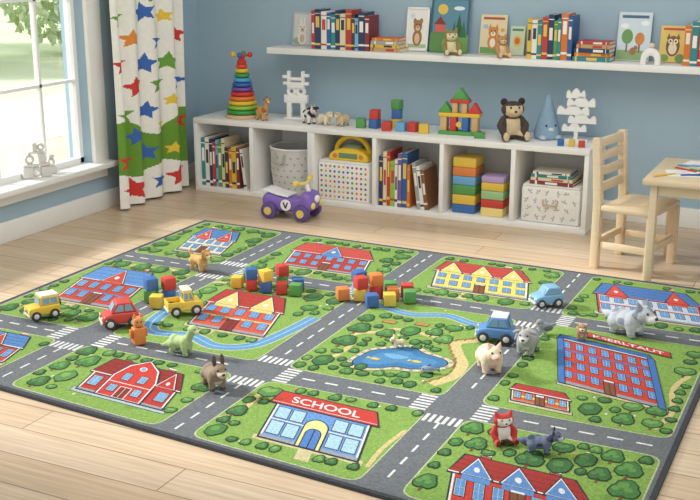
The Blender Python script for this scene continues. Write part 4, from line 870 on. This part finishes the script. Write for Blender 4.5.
def sheet(x,y,rz,label,marks,z=0):
    mb=MB(); mb.box((0,0,.0006),(.20,.15,.0012)); hx=['#f7f6f2']
    for pts,c in marks:
        if c not in hx: hx.append(c)
        mb.mi=hx.index(c)
        for a,b2 in zip(pts,pts[1:]):
            a=Vector(a+(.0014,)); b2=Vector(b2+(.0014,)); d=(b2-a).normalized(); n=Vector((-d.y,d.x,0))*.0022; mb.face([a-n,b2-n,b2+n,a+n])
    o=mb.build('drawing_paper',[M(q,.8,.02) for q in hx],sm=False); o.location=(x,y,tz+.0005+z); o.rotation_euler=(0,0,rz); lab(o,label,'paper','drawings on the table')
sheet(-.71,5.02,.25,'white drawing sheet with crayon scribbles at the table\'s left',[([(-.06,-.03),(-.02,.02),(.02,-.03),(.06,.03)],'#cf4a42'),([(-.05,.045),(.04,.05)],'#3f74b4'),([(.0,-.05),(.06,-.045),(.07,-.02)],'#58a04e')])
sheet(-.44,5.12,-.1,'white drawing sheet further right on the table',[([(-.06,0),(0,.04),(.06,0)],'#3f74b4')])
sheet(-.67,5.25,-.2,'white drawing sheet at the far left corner of the table',[([(-.06,-.02),(-.01,.04),(.05,-.02),(-.06,-.02)],'#e57f36'),([(.0,-.045),(.07,-.04)],'#58a04e')])
def pencil(x,y,rz,cn,hx):
    o=thing('coloured_pencil',f'{cn} coloured pencil lying on the table drawings','pencil',(x,y,tz+.0060),rz,'coloured pencils on the table')
    MB().cyl((-.07,0,0),(.05,0,0),.004,n=6).build('barrel',plast(hx),o); MB().cyl((.05,0,0),(.064,0,0),.004,.0015,n=8).build('sharpened_wood',woodpaint('#e2c391'),o); MB().cyl((.064,0,0),(.07,0,0),.0015,.0003,n=8).build('lead',plast(hx),o)
for x,y,a,cn,hx in ((-.745,5.095,2.6,'red','#cf3a32'),(-.675,4.985,.5,'blue','#2f5fae'),(-.655,5.075,-.4,'green','#3f9048'),(-.58,4.95,1.9,'orange','#e57f36'),(-.80,4.93,.9,'yellow','#e9bd3a'),(-.60,5.16,.25,'purple','#7b4f9e'),(-.72,5.19,.1,'sky blue','#4fa3d6')): pencil(x,y,a,cn,hx)
# ================================================================ SILL DECOR
openwork('wooden_ornament','stacked white openwork wooden ornament on the window sill',XL-.01,4.38,
 [('block','b',((-.05,0,.03),(.055,.04,.06))),('block','b',((.05,0,.028),(.055,.04,.056))),('ring','t',((0,0,.03),.02,.010)),('beam','b',((0,0,.068),(.15,.036,.014))),('ring','t',((-.035,0,.10),.019,.009)),('block','b',((.03,0,.105),(.04,.034,.05))),('beam','b',((0,0,.136),(.09,.034,.012))),('block','b',((-.005,0,.165),(.024,.03,.045))),('ring','t',((.03,0,.162),.014,.007))],z=WZ0+.004,rz=R(60),cat='ornament',hx='#d9d6d0')
openwork('wooden_ornament','smaller white ring ornament beside the stacked one on the sill',XL-.01,4.495,
 [('block','b',((0,0,.02),(.05,.036,.04))),('ring','t',((0,0,.062),.017,.008)),('block','b',((0,0,.095),(.03,.03,.018)))],z=WZ0+.004,rz=R(70),cat='ornament',hx='#d9d6d0')
# ================================================================ LIGHT
wd=D.worlds.new('world'); SC.world=wd; wd.use_nodes=True; nt=wd.node_tree; bg=nt.nodes['Background']
bg.inputs['Color'].default_value=(.95,.98,1,1); bg.inputs['Strength'].default_value=.94
def light(kind,name,loc,rot,energy,col=(1,1,1),**k):
    l=D.lights.new(name,kind); l.energy=energy; l.color=col
    for a,b2 in k.items(): setattr(l,a,b2)
    o=D.objects.new(name,l); COL.objects.link(o); o.location=loc; o.rotation_euler=rot; return o
sd=Vector((.82,.14,-.52)).normalized()
light('SUN','sun',(-10,4,8),sd.to_track_quat('-Z','Y').to_euler(),5.2,(1,.995,.985),angle=R(9))
light('AREA','overhead_fill',(-1.6,3.6,2.55),(0,0,0),46,(1,1,1),shape='RECTANGLE',size=2.6,size_y=2.2)  # added soft overhead fill that brightens the room, not an actual fixture
